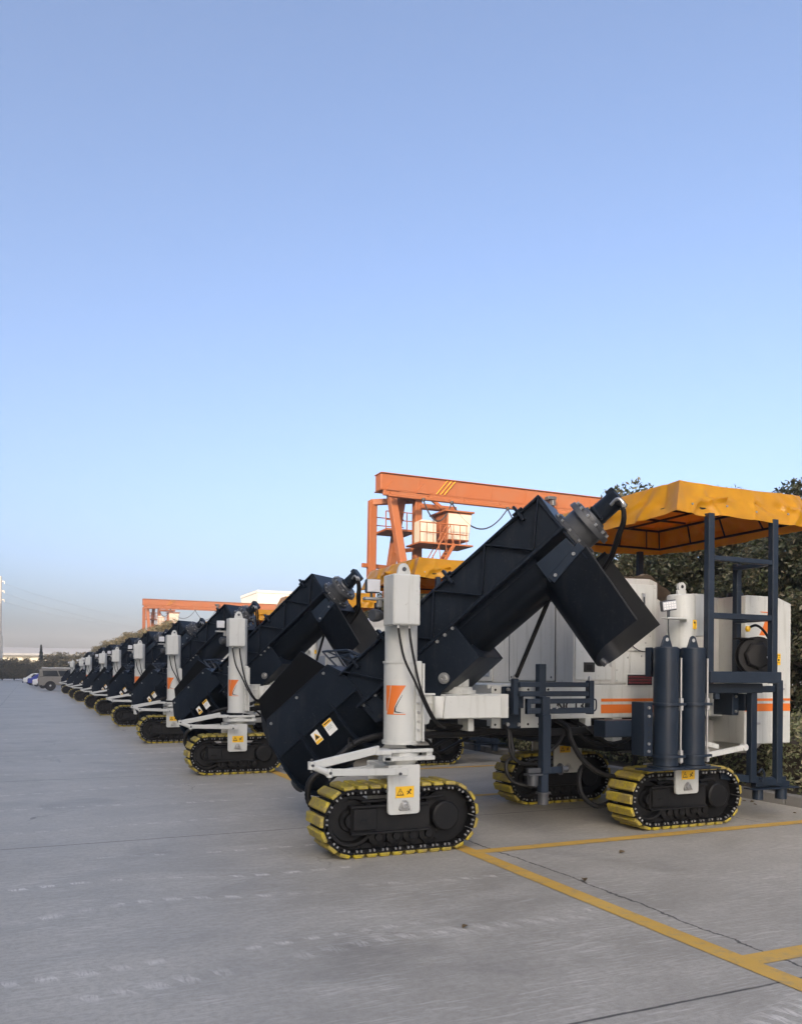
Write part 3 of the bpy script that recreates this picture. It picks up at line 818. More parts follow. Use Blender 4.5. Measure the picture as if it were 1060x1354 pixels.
me = bpy.data.meshes.new_from_object(to.evaluated_get(bpy.context.evaluated_depsgraph_get()))
bpy.data.objects.remove(to)
me.materials.clear(); me.materials.append(BLK)
lo = bpy.data.objects.new('lettering', me); COL.objects.link(lo); lo.parent = cha; lo.rotation_euler = (R(90), 0, 0)
lo.location = V((4.79, 6.8475, 1.15)) - wloc(cha); lo.scale = (.92, 1, 1); WL[lo.name] = V((4.79, 6.8475, 1.15))

# --- hood
ho = MB()
prof = [(5.0, 1.42), (6.08, 1.42), (6.08, 2.50), (5.98, 2.535), (5.55, 2.525), (5.03, 2.36), (5.0, 2.33)]
ho.prism([(x, 6.86, z) for x, z in prof], (0, 2.15, 0), .008)
ho.prism([(6.07, 7.10, 1.42), (7.20, 7.10, 1.42), (7.20, 7.10, 2.20), (6.45, 7.10, 2.28), (6.07, 7.10, 2.47)], (0, 1.8, 0), .008)
hood = ho.build('engine_hood', WHITEG, pv)
pn = MB(); gap = .006
def panel_lines(mb, pts, d=.004, w=.007):
    for a, b_ in zip(pts, pts[1:]): mb.bar(a, b_, w, w, (0, 0, 1), 0)
pn.box(5.018, 5.468, 6.848, 6.858, 1.465, 2.30, .003)
pn.box(5.475, 6.05, 6.846, 6.858, 1.77, 2.47, .003)
pn.box(5.52, 5.70, 6.850, 6.858, 1.44, 1.755, .003); pn.box(5.71, 6.05, 6.850, 6.858, 1.44, 1.755, .003)
fb = pn; pn.m = 1
for x, z in ((5.5, 1.80), (6.03, 1.80), (6.03, 2.10), (6.03, 2.44), (5.5, 2.44), (5.97, 1.93), (5.91, 1.86), (5.54, 1.70), (5.54, 1.46), (5.68, 1.70), (5.86, 1.72), (6.02, 1.72), (5.88, 1.455), (5.54, 1.57)):
    bolt(fb, (x, 6.85, z), (0, -1, 0), .009, .008)
pa = pn.build('side_panel', [WHITE, STEEL], hood)
dr = MB()
dr.box(4.986, 4.998, 7.17, 8.05, 1.455, 2.275, .004)
dr.build('side_door', WHITEG, hood)
dg = MB()
panel_lines(dg, [(4.992, 7.16, 1.445), (4.992, 8.06, 1.445), (4.992, 8.06, 2.285), (4.992, 7.16, 2.285), (4.992, 7.16, 1.445)])
dg.cyl((4.986, 7.22, 1.49), (4.98, 7.22, 1.49), .012, seg=8); dg.cyl((4.986, 8.0, 1.49), (4.98, 8.0, 1.49), .012, seg=8)
dg.build('door_seal', DSTEEL, hood)
lv = MB(); lv.box(4.975, 4.998, 8.42, 8.98, 1.44, 1.90, .004); lv.m = 1
lv.box(4.968, 4.976, 8.47, 8.93, 1.49, 1.85, .002)
for i in range(9): lv.box(4.955, 4.967, 8.48 + i * .05, 8.505 + i * .05, 1.50, 1.84, .002)
lv.build('louver', [WHITEG, BLUEGL], hood)
hd = MB(); hd.box(5.85, 5.895, 6.83, 6.846, 2.21, 2.38, .004); hd.m = 1; hd.box(5.863, 5.883, 6.826, 6.830, 2.23, 2.34, .002)
hd.build('latch_handle', [STEEL, DSTEEL], hood)
for hz_ in (1.60, 2.15):
    hg = MB(); hg.cyl((5.463, 6.842, hz_), (5.463, 6.842, hz_ + .06), .008, seg=8); hg.box(5.44, 5.462, 6.844, 6.848, hz_ + .005, hz_ + .055, .001); hg.build('hinge', STEEL, hood)
so = MB(); so.box(5.12, 5.255, 6.843, 6.8475, 1.545, 1.645, .002); so.m = 1; so.box(5.155, 5.222, 6.838, 6.843, 1.57, 1.62, .002)
so.build('socket', [BLK, BLACK], hood)
rp = MB(); rp.box(5.655, 6.01, 6.842, 6.849, 1.40, 1.535, .004); rp.m = 1; rp.box(5.672, 5.995, 6.8395, 6.842, 1.413, 1.522, 0); rp.m = 2
for row in range(3):
    z = 1.438 + row * .03
    rp.tube([(5.685 + i * .0135, 6.8385, z + (.009 if i % 2 else -.007) + .003 * math.sin(i * 2.1 + row)) for i in range(23)], .0042, 5, 0)
rp.build('red_print_plate', [WHITE, BLK, RED], hood)
pw = MB(); pw.tube([(5.72, 6.84, 1.83), (5.78, 6.81, 1.78), (5.88, 6.81, 1.765), (5.97, 6.84, 1.80)], .006, 6); pw.build('cable', CABLE, hood)

# --- post 2 behind the cylinders
def leg2(px, py, yb):
    q = MB(); q.lathe((px, py, .66), (0, 0, 1), [(0, .15), (.03, .15), (.03, .14), (1.66, .14), (1.675, .125)], 36)
    q.lathe((px, py - .015, 2.415), (0, 1, 0), [(0, .048), (.03, .048)], 20); q.box(px - .055, px + .055, py - .0135, py + .0135, 2.33, 2.385, .003)
    o = q.build('leg_post', WHITE, pv)
    j = MB(); j.box(px + .13, px + .28, py - .03, py + .17, 1.92, 2.355, .006); j.build('junction_box', WHITE, o)
    m = MB(); m.cyl((px, py - .018, 2.418), (px, py + .018, 2.418), .017, seg=12); m.build('lug_hole', BLK, o)
    return o
o2 = leg2(6.03, 6.46, 0)
l = MB(); l.box(6.055, 6.105, 6.322, 6.342, 1.985, 2.075, 0); l.m = 1; l.cyl((6.08, 6.3205, 2.05), (6.08, 6.3215, 2.05), .013, seg=10); l.bar((6.08, 6.321, 1.995), (6.08, 6.321, 2.04), .001, .010, (0, 1, 0), 0)
l.build('lift_label', [YSTK, BLK], o2)
M_ = Matrix.Translation((5.70, 6.28, 2.20)) @ Matrix.Rotation(R(-9), 4, 'Y') @ Matrix.Rotation(R(-12), 4, 'Z')
M_ = M_ @ Matrix.Scale(.82, 4)
l = MB(); l.mbox(M_, (.20, .06, .125), .012); l.m = 1; l.mbox(M_ @ Matrix.Translation((0, -.032, 0)), (.175, .006, .10), .003); l.m = 2
for i in range(5):
    for jx in range(3): l.mbox(M_ @ Matrix.Translation((-.066 + i * .033, -.037, -.03 + jx * .03)), (.02, .004, .018), .003)
l.m = 0; l.box(5.69, 5.715, 6.27, 6.29, 2.084, 2.16, .003); l.m = 3; l.box(5.66, 5.93, 6.24, 6.34, 2.07, 2.085, .003); l.box(5.90, 5.95, 6.24, 6.34, 2.045, 2.075, .003); l.m = 0
l.tube([(5.71, 6.29, 2.07), (5.74, 6.32, 1.95), (5.80, 6.36, 1.85), (5.88, 6.40, 1.75)], .006, 6)
l.build('flood_lamp', [DSTEEL, GLASS, WSTK, WHITE], o2)
o3 = MB(); o3.lathe((5.78, 8.3, .70), (0, 0, 1), [(0, .15), (.8, .14), (1.1, .14)], 28); o3.build('leg_post', WHITE, pv)
# steering links of track two
s2_ = MB(); s2_.bar((6.08, 6.28, .70), (6.71, 6.26, .785), .03, .055); s2_.bar((6.08, 6.45, .885), (6.5, 6.42, .78), .03, .05)
s2_.cyl((6.70, 6.24, .785), (6.70, 6.30, .785), .035, seg=12); s2_.cyl((6.08, 6.26, .70), (6.08, 6.32, .70), .03, seg=12)
s2_.build('steering_arm', WHITE, pv)

# --- twin cylinders
def ram(x, zl):
    c = MB(); c.lathe((x, 6.08, .665), (0, 0, 1), [(0, .13), (.0, .118), (1.11, .118), (1.112, .108), (1.12, .105)], 36)
    c.prism([(x - .07, 6.07, 1.783), (x + .07, 6.07, 1.783), (x + .052, 6.07, 1.83), (x + .03, 6.07, 1.885), (x, 6.07, 1.90), (x - .03, 6.07, 1.885), (x - .052, 6.07, 1.83)], (0, .022, 0), .004)
    o = c.build('lift_cylinder', NAVYB, pv)
    m = MB(); m.cyl((x, 6.069, 1.855), (x, 6.093, 1.855), .018, seg=14); m.build('lug_eye', WHITEG, o)
    m = MB(); m.cyl((x + .085, 5.975, .69), (x + .085, 5.975, 1.68), .011, seg=12)
    for z in (.72, .79, 1.21, 1.28): m.cyl((x + .085, 5.975, z - .022), (x + .085, 5.975, z + .022), .026, seg=6)
    m.build('guide_rod', STEEL, o)
    for z in (.755, 1.245):
        m = MB(); m.lathe((x, 6.08, z - .012), (0, 0, 1), [(0, .115), (0, .145), (.024, .145), (.024, .115)], 32)
        m.box(x + .04, x + .125, 5.945, 6.05, z - .012, z + .012, .003); m.build('clamp_ring', NAVYB, o)
    m = MB(); m.lathe((x, 6.08, .640), (0, 0, 1), [(0, .17), (.022, .17)], 32); m.build('base_flange', NAVYB, o)
ram(5.498, 0); ram(5.825, 0)
b_ = MB()
b_.box(5.255, 5.36, 6.10, 6.125, .755, 1.262, .004); b_.box(5.255, 5.275, 6.125, 6.28, .755, 1.262, .004)
b_.box(5.43, 5.47, 6.22, 6.30, 1.50, 1.785, .006); b_.box(5.55, 5.75, 6.16, 6.22, .70, 1.78, .006)
b_.box(4.95, 5.42, 6.28, 6.46, .925, 1.085, .006)
b_.box(5.2, 5.72, 5.95, 6.16, .628, .642, .003); b_.box(5.70, 6.08, 5.96, 6.20, .622, .638, .003)
b_.m = 1
for z in (1.21, 1.13, .87, .80): bolt(b_, (5.31, 6.10, z), (0, -1, 0), .016, .012)
b_.m = 2
for z in (1.05, .98, .93): b_.cyl((5.31, 6.098, z), (5.31, 6.0995, z), .01, seg=10)
br = b_.build('cylinder_bracket', [NAVYB, STEEL, BLK], pv)

# --- navy grade-sensor rack at the chassis plate
k = MB()
k.box(4.085, 4.287, 6.70, 6.742, 1.002, 1.40, .006)
k.box(4.06, 4.114, 6.47, 6.53, 1.142, 1.478, .006)
k.box(4.115, 4.20, 6.52, 6.70, 1.20, 1.36, .006)
k.box(4.10, 4.872, 6.43, 6.48, 1.398, 1.445, .005); k.box(4.10, 4.872, 6.43, 6.48, 1.312, 1.36, .005)
k.box(4.872, 4.93, 6.42, 6.49, 1.14, 1.462, .006)
k.box(4.15, 4.872, 6.385, 6.425, 1.246, 1.292, .004); k.box(4.15, 4.872, 6.385, 6.425, 1.153, 1.206, .004)
k.box(4.15, 4.192, 6.382, 6.428, 1.152, 1.293, .004)
k.box(4.30, 4.385, 6.36, 6.428, 1.13, 1.31, .006)
k.box(4.308, 4.388, 6.43, 6.50, 1.12, 1.615, .006)
k.box(4.294, 4.384, 6.34, 6.425, .60, 1.15, .006); k.box(4.284, 4.362, 6.345, 6.42, .415, .60, .006)
k.box(4.384, 4.52, 6.36, 6.42, .60, .66, .005)
k.tube([(4.93, 6.44, 1.285), (4.962, 6.44, 1.27), (4.962, 6.44, 1.19), (4.93, 6.44, 1.165)], .008, 6)
k.m = 1
for x, z in ((4.134, 1.371), (4.262, 1.371), (4.131, 1.042), (4.254, 1.039)): bolt(k, (x, 6.70, z), (0, -1, 0), .02, .018)
for x in (4.405, 4.47): bolt(k, (x, 6.385, 1.21), (0, -1, 0), .014, .012)
k.lathe((4.09, 6.50, 1.478), (0, 0, 1), [(0, .022), (.03, .022), (.042, .012)], 12); k.lathe((4.90, 6.455, 1.462), (0, 0, 1), [(0, .02), (.03, .02), (.042, .012)], 12)
rack = k.build('sensor_rack', [NAVYB, STEEL], pv)
k = MB()
k.lathe((4.325, 6.38, .318), (0, 0, 1), [(0, .05), (.10, .05), (.10, .07), (.115, .07)], 20)
k.build('sensor_foot', DSTEEL, rack)
k = MB(); k.box(4.15, 4.29, 6.36, 6.40, .61, .658, .004); k.cyl((4.21, 6.38, .498), (4.21, 6.38, .60), .05, seg=18); k.box(4.14, 4.29, 6.33, 6.43, .59, .606, .003)
k.build('sensor_head', DSTEEL, rack)
k = MB(); k.lathe((4.515, 6.39, .635), (1, 0, 0), [(0, .055), (.012, .055), (.012, .03), (.08, .03)], 20)
k.build('feeler_wheel', DSTEEL, rack)

# --- hoses under the chassis
def H(pts, r=.018, rid=0):
    z = MB(); z.tube(pts, r, 8, 6, ridged=rid); z.build('hydraulic_hose', RUBBER, pv)
H([(4.10, 6.7, 1.03), (4.099, 6.62, .97), (4.099, 6.6, .832), (4.149, 6.58, .718), (4.282, 6.55, .671), (4.43, 6.56, .70), (4.6, 6.8, .9)])
H([(4.16, 6.7, .98), (4.149, 6.62, .76), (4.068, 6.6, .693), (4.059, 6.58, .596), (4.134, 6.56, .508), (4.29, 6.5, .473), (4.42, 6.6, .5)])
H([(4.80, 6.9, 1.07), (4.847, 6.74, .993), (4.866, 6.7, .874), (4.975, 6.68, .694), (5.158, 6.66, .553), (5.381, 6.66, .498), (5.609, 6.7, .549), (5.743, 6.8, .682), (5.8, 6.95, .85)], .026)
H([(5.12, 6.78, .62), (5.05, 6.78, .58), (4.996, 6.75, .474), (5.016, 6.72, .323), (5.163, 6.7, .209), (5.35, 6.72, .228), (5.44, 6.76, .30)], .028, .018)
H([(4.9, 6.95, 1.05), (4.974, 6.82, .984), (5.121, 6.8, .86), (5.345, 6.8, .809), (5.612, 6.82, .832), (5.80, 6.9, .88)], .022)
H([(5.05, 6.95, 1.06), (5.119, 6.8, .984), (5.268, 6.78, .875), (5.457, 6.8, .794), (5.6, 6.9, .8)], .022)
H([(4.87, 6.9, 1.07), (4.847, 6.8, .99), (4.76, 6.76, .844), (4.55, 6.75, .718), (4.40, 6.75, .68)], .018)
for i in range(5): H([(3.3, 6.5 + .03 * i, 1.08 - .012 * i), (3.911, 6.72 + .02 * i, 1.0 - .012 * i), (4.241, 6.75 + .02 * i, .985 - .01 * i), (4.723, 6.78, .975 - .012 * i), (5.119, 6.8, .985 - .01 * i), (5.5, 6.95, 1.0)], .014)
H([(3.0, 6.6, .95), (3.3, 6.6, .97), (3.8, 6.75, .96), (4.1, 6.8, .99)], .034)
H([(3.02, 6.55, .88), (3.25, 6.6, .84), (3.5, 6.75, .9), (3.9, 6.85, 1.0)], .016)
H([(3.0, 6.5, 1.02), (3.2, 6.52, .93), (3.4, 6.7, .80), (3.7, 6.95, .84), (4.1, 7.0, 1.0)], .014)

# --- operator platform, canopy, rear block
k = MB()
k.box(6.112, 6.19, 6.17, 6.24, 1.44, 3.13, .006); k.box(6.985, 7.062, 6.17, 6.24, 1.44, 3.14, .006)
k.box(6.19, 6.985, 6.175, 6.235, 2.665, 2.715, .005); k.box(6.19, 6.985, 6.175, 6.235, 2.085, 2.145, .005)
k.box(6.112, 7.085, 6.14, 6.17, 1.445, 1.56, .005); k.box(6.19, 6.985, 6.175, 6.74, 1.445, 1.49, .005)
k.box(7.045, 7.115, 6.70, 6.77, 1.44, 2.75, .006)
k.box(6.99, 7.055, 6.24, 6.70, 2.67, 2.712, .005); k.box(6.99, 7.055, 6.24, 6.70, 2.09, 2.14, .005)
k.box(6.25, 7.0, 6.30, 6.38, 1.34, 1.44, .006); k.box(6.30, 6.36, 6.26, 6.30, 1.28, 1.34, .004)
plat = k.build('operator_platform', NAVYB, pv)
for x, y_ in ((7.16, 8.42), (6.15, 8.42)): k = MB(); k.box(x, x + .07, y_, y_ + .07, 1.42, 3.12, .006); k.build('canopy_post', NAVYB, plat)
rl = MB()
rl.lathe((7.08, 6.44, 1.735), (.5, 1, 0), [(0, .06), (0, .205), (.018, .205), (.02, .12), (.10, .12), (.10, .205), (.118, .205), (.118, .05)], 36)
rl.lathe((7.07, 6.435, 1.735), (-.5, -1, 0), [(0, .15), (.03, .145), (.045, .125), (.05, .04)], 7)
rl.box(6.84, 7.12, 6.46, 6.56, 1.905, 1.925, .004); rl.box(7.02, 7.16, 6.60, 6.64, 1.49, 1.92, .004)
reel = rl.build('hose_reel', BLACK, plat)
rl = MB(); rl.tube([(6.98, 6.48, 2.03), (7.08, 6.47, 2.06), (7.15, 6.43, 2.0), (7.19, 6.38, 1.88), (7.20, 6.35, 1.76), (7.20, 6.35, 1.66)], .014, 8); rl.m = 1
rl.cyl((7.20, 6.35, 1.66), (7.205, 6.35, 1.60), .018, seg=10); rl.m = 2; rl.lathe((6.97, 6.48, 1.99), (0, 0, 1), [(0, .02), (.03, .03), (.06, .02)], 10); rl.m = 3
rl.prism([(7.10, 6.345, 1.72), (7.17, 6.345, 1.78), (7.18, 6.345, 1.68), (7.14, 6.345, 1.65)], (0, .002, 0))
rl.build('reel_hose', [RUBBER, STEEL, YSTK, WSTK], reel)
rb = MB()
rb.prism([(7.22, 6.75, .76), (7.93, 6.75, .76), (7.93, 6.75, 2.345), (7.70, 6.75, 2.415), (7.24, 6.75, 2.415), (7.22, 6.75, 2.40)], (0, 2.3, 0), .008)
rear = rb.build('rear_tank', WHITE, pv)
rb = MB(); rb.prism([(7.05, 7.2, .64), (7.85, 7.2, .60), (8.05, 7.2, .74), (8.05, 7.2, .80), (7.05, 7.2, 1.055)], (0, 1.6, 0), .02)
rb.box(6.3, 7.215, 7.25, 8.8, .62, 1.055, .02); rb.box(6.8, 7.7, 7.15, 8.9, 1.06, 2.42, .01)
rb.build('tank_belly', GREYM, rear)
rb = MB(); rb.cyl((7.33, 7.0, 2.415), (7.33, 7.0, 2.46), .09, seg=20); rb.build('filler_cap', NAVYB, rear)
rb = MB()
rb.prism([(7.442, 6.7475, 2.24), (7.60, 6.7475, 2.24), (7.60, 6.7475, 2.225), (7.455, 6.7475, 2.232)], (0, .002, 0))
rb.prism([(7.555, 6.7475, 2.215), (7.60, 6.7475, 2.215), (7.585, 6.7475, 2.10), (7.545, 6.7475, 1.975), (7.433, 6.7475, 1.975), (7.50, 6.7475, 2.09)], (0, .002, 0))
rb.prism([(7.615, 6.7475, 2.215), (7.66, 6.7475, 2.215), (7.60, 6.7475, 1.975), (7.56, 6.7475, 1.975), (7.60, 6.7475, 2.10)], (0, .002, 0))
rb.build('emblem', ORANGE, rear)
rb = MB(); rb.box(7.222, 7.92, 6.7465, 6.7495, 1.240, 1.268, 0); rb.box(7.222, 7.92, 6.7465, 6.7495, 1.125, 1.21, 0); rb.build('stripe', ORANGE, rear)
rb = MB(); rb.box(7.706, 7.763, 6.7465, 6.7495, 1.645, 1.773, 0); rb.m = 1
for zz in (1.755, 1.735, 1.67): rb.box(7.713, 7.756, 6.7455, 6.7463, zz - .003, zz + .003, 0)
rb.cyl((7.734, 6.7463, 1.702), (7.734, 6.7455, 1.702), .013, seg=12)
rb.build('tank_label', [YSTK, BLK], rear)
rb = MB(); rb.tube([(7.60, 6.74, 1.53), (7.60, 6.70, 1.55), (7.60, 6.70, 1.86), (7.60, 6.74, 1.88)], .012, 8, 1); rb.build('grab_handle', NAVYB, rear)

# lower stand right of the second track
k = MB()
k.box(6.87, 6.955, 6.33, 6.40, .40, 1.40, .006); k.box(7.245, 7.33, 6.33, 6.40, .36, 1.475, .006)
k.box(6.60, 7.30, 6.36, 6.42, 1.345, 1.415, .006); k.box(6.78, 6.87, 6.5, 6.77, 1.10, 1.335, .006)
k.box(6.87, 6.94, 6.42, 6.70, 1.15, 1.33, .005)
k.bar((6.50, 6.40, .49), (7.44, 6.37, .36), .07, .075); k.box(6.98, 7.42, 6.36, 6.44, .345, .44, .006)
k.box(6.90, 7.55, 6.30, 6.46, .322, .336, .003)
k.cyl((7.02, 6.38, .215), (7.02, 6.38, .322), .055, seg=18); k.cyl((7.36, 6.38, .205), (7.36, 6.38, .322), .06, seg=18)
k.tube([(6.98, 6.34, .50), (7.02, 6.33, .54), (7.06, 6.33, .48), (7.03, 6.33, .42), (6.99, 6.33, .44)], .012, 6)
k.m = 1
for z_ in (1.30, 1.14): bolt(k, (6.825, 6.5, z_), (0, -1, 0), .016)
for x, z_ in ((7.30, 1.38), (7.30, 1.25), (6.95, 1.02)): k.cyl((x, 6.35, z_), (x + .06, 6.35, z_), .012, seg=8)
sd = k.build('guide_stand', [NAVYB, STEEL], pv)

# canopy: wrinkled tarpaulin over a light frame
def canopy():
    X0, X1, Y0, Y1, ze = 5.715, 7.66, 6.19, 8.60, 3.11
    x0, x1, y0, y1, zt = 5.86, 7.52, 6.31, 8.47, 3.455
    m = MB()
    rf = random.Random(41)
    folds = []   # creases pulled from the tie points: (start s,t) (end s,t) width, depth, on each of the four sides
    for side in range(4):
        ties = [.08, .33, .55, .78, .95]
        for k_ in range(28):
            s0 = rf.choice(ties) + rf.uniform(-.04, .04); s1 = s0 + rf.uniform(-.30, .30)
            t0 = rf.choice((0, 0, 1, .5)); t1 = rf.uniform(.25, 1.0) if t0 < .5 else rf.uniform(0, .6)
            folds.append((side, s0, t0, s1, t1, rf.uniform(.014, .040), rf.uniform(-.030, .042)))
    def wr(side, s_, t_, p):
        d_ = .07 * noise.noise(V(p) * 1.5 + V((3, 1, 7))) + .03 * noise.noise(V(p) * 4.2)
        for sd_, s0, t0, s1, t1, w_, a_ in folds:
            if sd_ != side: continue
            ux, uy = (s1 - s0) * 2.0, (t1 - t0) * .36; px_, py_ = (s_ - s0) * 2.0, (t_ - t0) * .36
            l2 = ux * ux + uy * uy; q = max(0, min(1, (px_ * ux + py_ * uy) / l2))
            dd = math.hypot(px_ - q * ux, py_ - q * uy)
            d_ += a_ * math.exp(-(dd / (w_ * (1 + q * 1.6))) ** 2) * (1 - .65 * q)
        return d_
    def ring(t):
        """0 = eave, 1 = top"""
        xa, xb, ya, yb = X0 + (x0 - X0) * t, X1 + (x1 - X1) * t, Y0 + (y0 - Y0) * t, Y1 + (y1 - Y1) * t
        z_ = ze + (zt - ze) * t
        pts = []
        n = 110
        def edge(side, p, q, out):
            for i in range(n):
                s = i / n; P = V(p).lerp(V(q), s); sag = math.sin(s * math.pi * 1) * .012
                e = (1 - abs(2 * s - 1) ** 6)
                d = wr(side, s, t, P) * e * (.45 + .55 * math.sin(math.pi * min(1, max(0, t))))
                P += V(out) * (d * 1.2); P.z += (-sag + .035 * noise.noise(P * 2.3)) * (1 - .4 * t) if t < .99 else -sag
                pts.append(P)
        edge(0, (xa, ya, z_), (xb, ya, z_), (0, -1, .2)); edge(1, (xb, ya, z_), (xb, yb, z_), (1, 0, .2)); edge(2, (xb, yb, z_), (xa, yb, z_), (0, 1, .2)); edge(3, (xa, yb, z_), (xa, ya, z_), (-1, 0, .2))
        return pts
    loops = [ring(i / 16) for i in range(17)]
    m.sheet(loops, closed=True)
    # crown
    top = loops[-1]
    cen = []
    for f in (.85, .6, .3):
        c_ = V(((x0 + x1) / 2, (y0 + y1) / 2, zt + .03))
        cen.append([c_.lerp(p, f) + V((0, 0, .02 * noise.noise(p * 3 + V((f * 9, 0, 0))) + .02 * (1 - f))) for p in top])
    m.sheet([top] + cen, closed=True)
    o_ = len(m.v); m.add([p for p in cen[-1]], [tuple(range(len(cen[-1])))])
    bm = bmesh.new(); me_ = bpy.data.meshes.new('t'); me_.from_pydata(m.v, [], m.f); bm.from_mesh(me_)
    bmesh.ops.remove_doubles(bm, verts=bm.verts[:], dist=.0005)
    bmesh.ops.recalc_face_normals(bm, faces=bm.faces[:])
    bmesh.ops.solidify(bm, geom=bm.faces[:], thickness=.004)
    mm = MB(); mm._bm(bm)
    o = mm.build('canopy', TARP, pv, smooth=60)
    f = MB()
    ins = .03
    for z_, xa, xb, ya, yb in ((ze + .06, X0 + .07, X1 - .07, Y0 + .07, Y1 - .07), (zt - .07, x0 + .03, x1 - .03, y0 + .03, y1 - .03)):
        f.box(xa, xb, ya, ya + .025, z_, z_ + .025, .002); f.box(xa, xb, yb - .025, yb, z_, z_ + .025, .002)
        f.box(xa, xa + .025, ya + .026, yb - .026, z_, z_ + .025, .002); f.box(xb - .025, xb, ya + .026, yb - .026, z_, z_ + .025, .002)
    zz = zt - .068
    for i in (1, 2): xx = x0 + (x1 - x0) * i / 3; f.box(xx - .012, xx + .012, y0 + .06, y1 - .06, zz, zz + .022, .002)
    for i in (1, 2, 3): yy = y0 + (y1 - y0) * i / 4; f.box(x0 + .06, x1 - .06, yy - .012, yy + .012, zz + .024, zz + .046, .002)
    for i in range(5):
        s = i / 4; ya = Y0 + .08 + (Y1 - Y0 - .16) * s; yb = y0 + .05 + (y1 - y0 - .1) * s
        f.bar((X0 + .085, ya, ze + .07), (x0 + .045, yb, zt - .06), .018, .018); f.bar((X1 - .085, ya, ze + .07), (x1 - .045, yb, zt - .06), .018, .018)
    for i in range(4):
        s = (i + .5) / 4; xa = X0 + .08 + (X1 - X0 - .16) * s; xb = x0 + .05 + (x1 - x0 - .1) * s
        f.bar((xa, Y1 - .085, ze + .07), (xb, y1 - .045, zt - .06), .018, .018)
    f.build('canopy_frame', BLACK, o)
    for x in (5.9, 6.35, 6.75, 7.2):
        ey = MB(); ey.lathe((x, Y0 - .012, ze + .05 + .12 * ((x * 7) % 1)), (0, -1, 0), [(0, .012), (.01, .010)], 8); ey.build('eyelet', STEEL, o)
canopy()
# engine exhaust and seat shapes glimpsed under the canopy
k = MB(); k.cyl((5.75, 7.6, 2.5), (5.75, 7.6, 2.66), .06, seg=16); k.build('exhaust_stack', BLACK, pv)
k = MB(); k.box(5.95, 6.12, 7.7, 7.9, 2.5, 2.70, .02); k.build('air_filter', BLACK, pv)
k = MB(); k.cyl((5.95, 8.3, 2.5), (5.95, 8.3, 2.85), .07, seg=16); k.build('operator_seat', BLACK, pv)

# ---- copies of the paver along the row
labels = ['second curb paver, its hopper and conveyor behind the nearest post', 'third curb paver, its white box left of the second conveyor',
          'fourth curb paver from the camera, between the third and fifth', 'fifth curb paver from the camera, half hidden by the fourth hopper',
          'sixth curb paver, mostly hidden by the fifth', 'seventh curb paver, standing after a wider gap', 'eighth curb paver, only hopper and white box showing', 'last and smallest curb paver, beside the grey off-road car']
for (yy, lb), px in zip(zip((12.36, 18.36, 24.4, 31.0, 36.9, 46.0, 51.8, 63.5), labels), (2.88,) * 8):
    c = copy_tree(pv); c['label'] = lb; c.location = (px, yy, 0)
    c.rotation_euler = (0, 0, R(random.uniform(-.6, .6)))
    for ch_ in c.children:
        if ch_.name.startswith('conveyor_trough'):
            q_ = Matrix.Rotation(R(random.uniform(-2.2, 2.2)), 3, 'Z'); pv0 = PIN - M0
            ch_.location = pv0 + q_ @ (ch_.location - pv0); ch_.rotation_euler = q_.to_euler()

# ---- crumpled canvas lying on the nearest hood
m = MB(); rows = []
for i in range(15):
    s = i / 14; row = []
    for j in range(13):
        t_ = j / 12
        x = 5.98 + .50 * s; y_ = 6.98 + .65 * t_
        base = 2.565 - max(0, s - .2) * .30
        row.append((x + .04 * noise.noise(V((s * 5, t_ * 5, 2))), y_ + .05 * noise.noise(V((s * 4, t_ * 4, 8))), base + .05 * abs(noise.noise(V((s * 6, t_ * 7, 1)))) + .035 * noise.noise(V((s * 3, t_ * 3, 5))) + .02))
    rows.append(row)
m.sheet(rows, thick=.012)
tag(m.build('canvas_cover', BEIGE, smooth=50), 'crumpled beige canvas lying on the white hood of the nearest paver', 'canvas')

# ------------------------------------------------------------------ foliage
def leaf_mesh(name, pts, size, mat, rng, normals=None, up=.2):
    """pts: Nx3 leaf positions; one folded leaf of two faces each"""
    n = len(pts)
    d = rng.normal(size=(n, 3)); d[:, 2] -= .2; d /= np.linalg.norm(d, axis=1)[:, None]
    nn = rng.normal(size=(n, 3)); nn[:, 2] += up
    if normals is not None: nn += normals * 1.0
    s = np.cross(d, nn); s /= np.linalg.norm(s, axis=1)[:, None] + 1e-9
    nn = np.cross(s, d)
    L = size * rng.uniform(.65, 1.35, (n, 1)); Wd = L * rng.uniform(.36, .52, (n, 1))
    a = pts - d * L * .5; b = pts + d * L * .5; m1 = pts + s * Wd * .5 + nn * Wd * .22; m2 = pts - s * Wd * .5 + nn * Wd * .22
    Vv = np.stack([a, m1, b, m2], 1).reshape(-1, 3)
    idx = np.arange(n) * 4
    F = np.stack([idx, idx + 1, idx + 2, idx, idx + 2, idx + 3], 1).reshape(-1)
    me = bpy.data.meshes.new(name)
    me.vertices.add(len(Vv)); me.vertices.foreach_set('co', Vv.reshape(-1))
    me.loops.add(len(F)); me.loops.foreach_set('vertex_index', F.astype(np.int32))
    me.polygons.add(n * 2); me.polygons.foreach_set('loop_start', np.arange(n * 2, dtype=np.int32) * 3)
    me.materials.append(mat); me.update(calc_edges=True); me.validate()
    return me
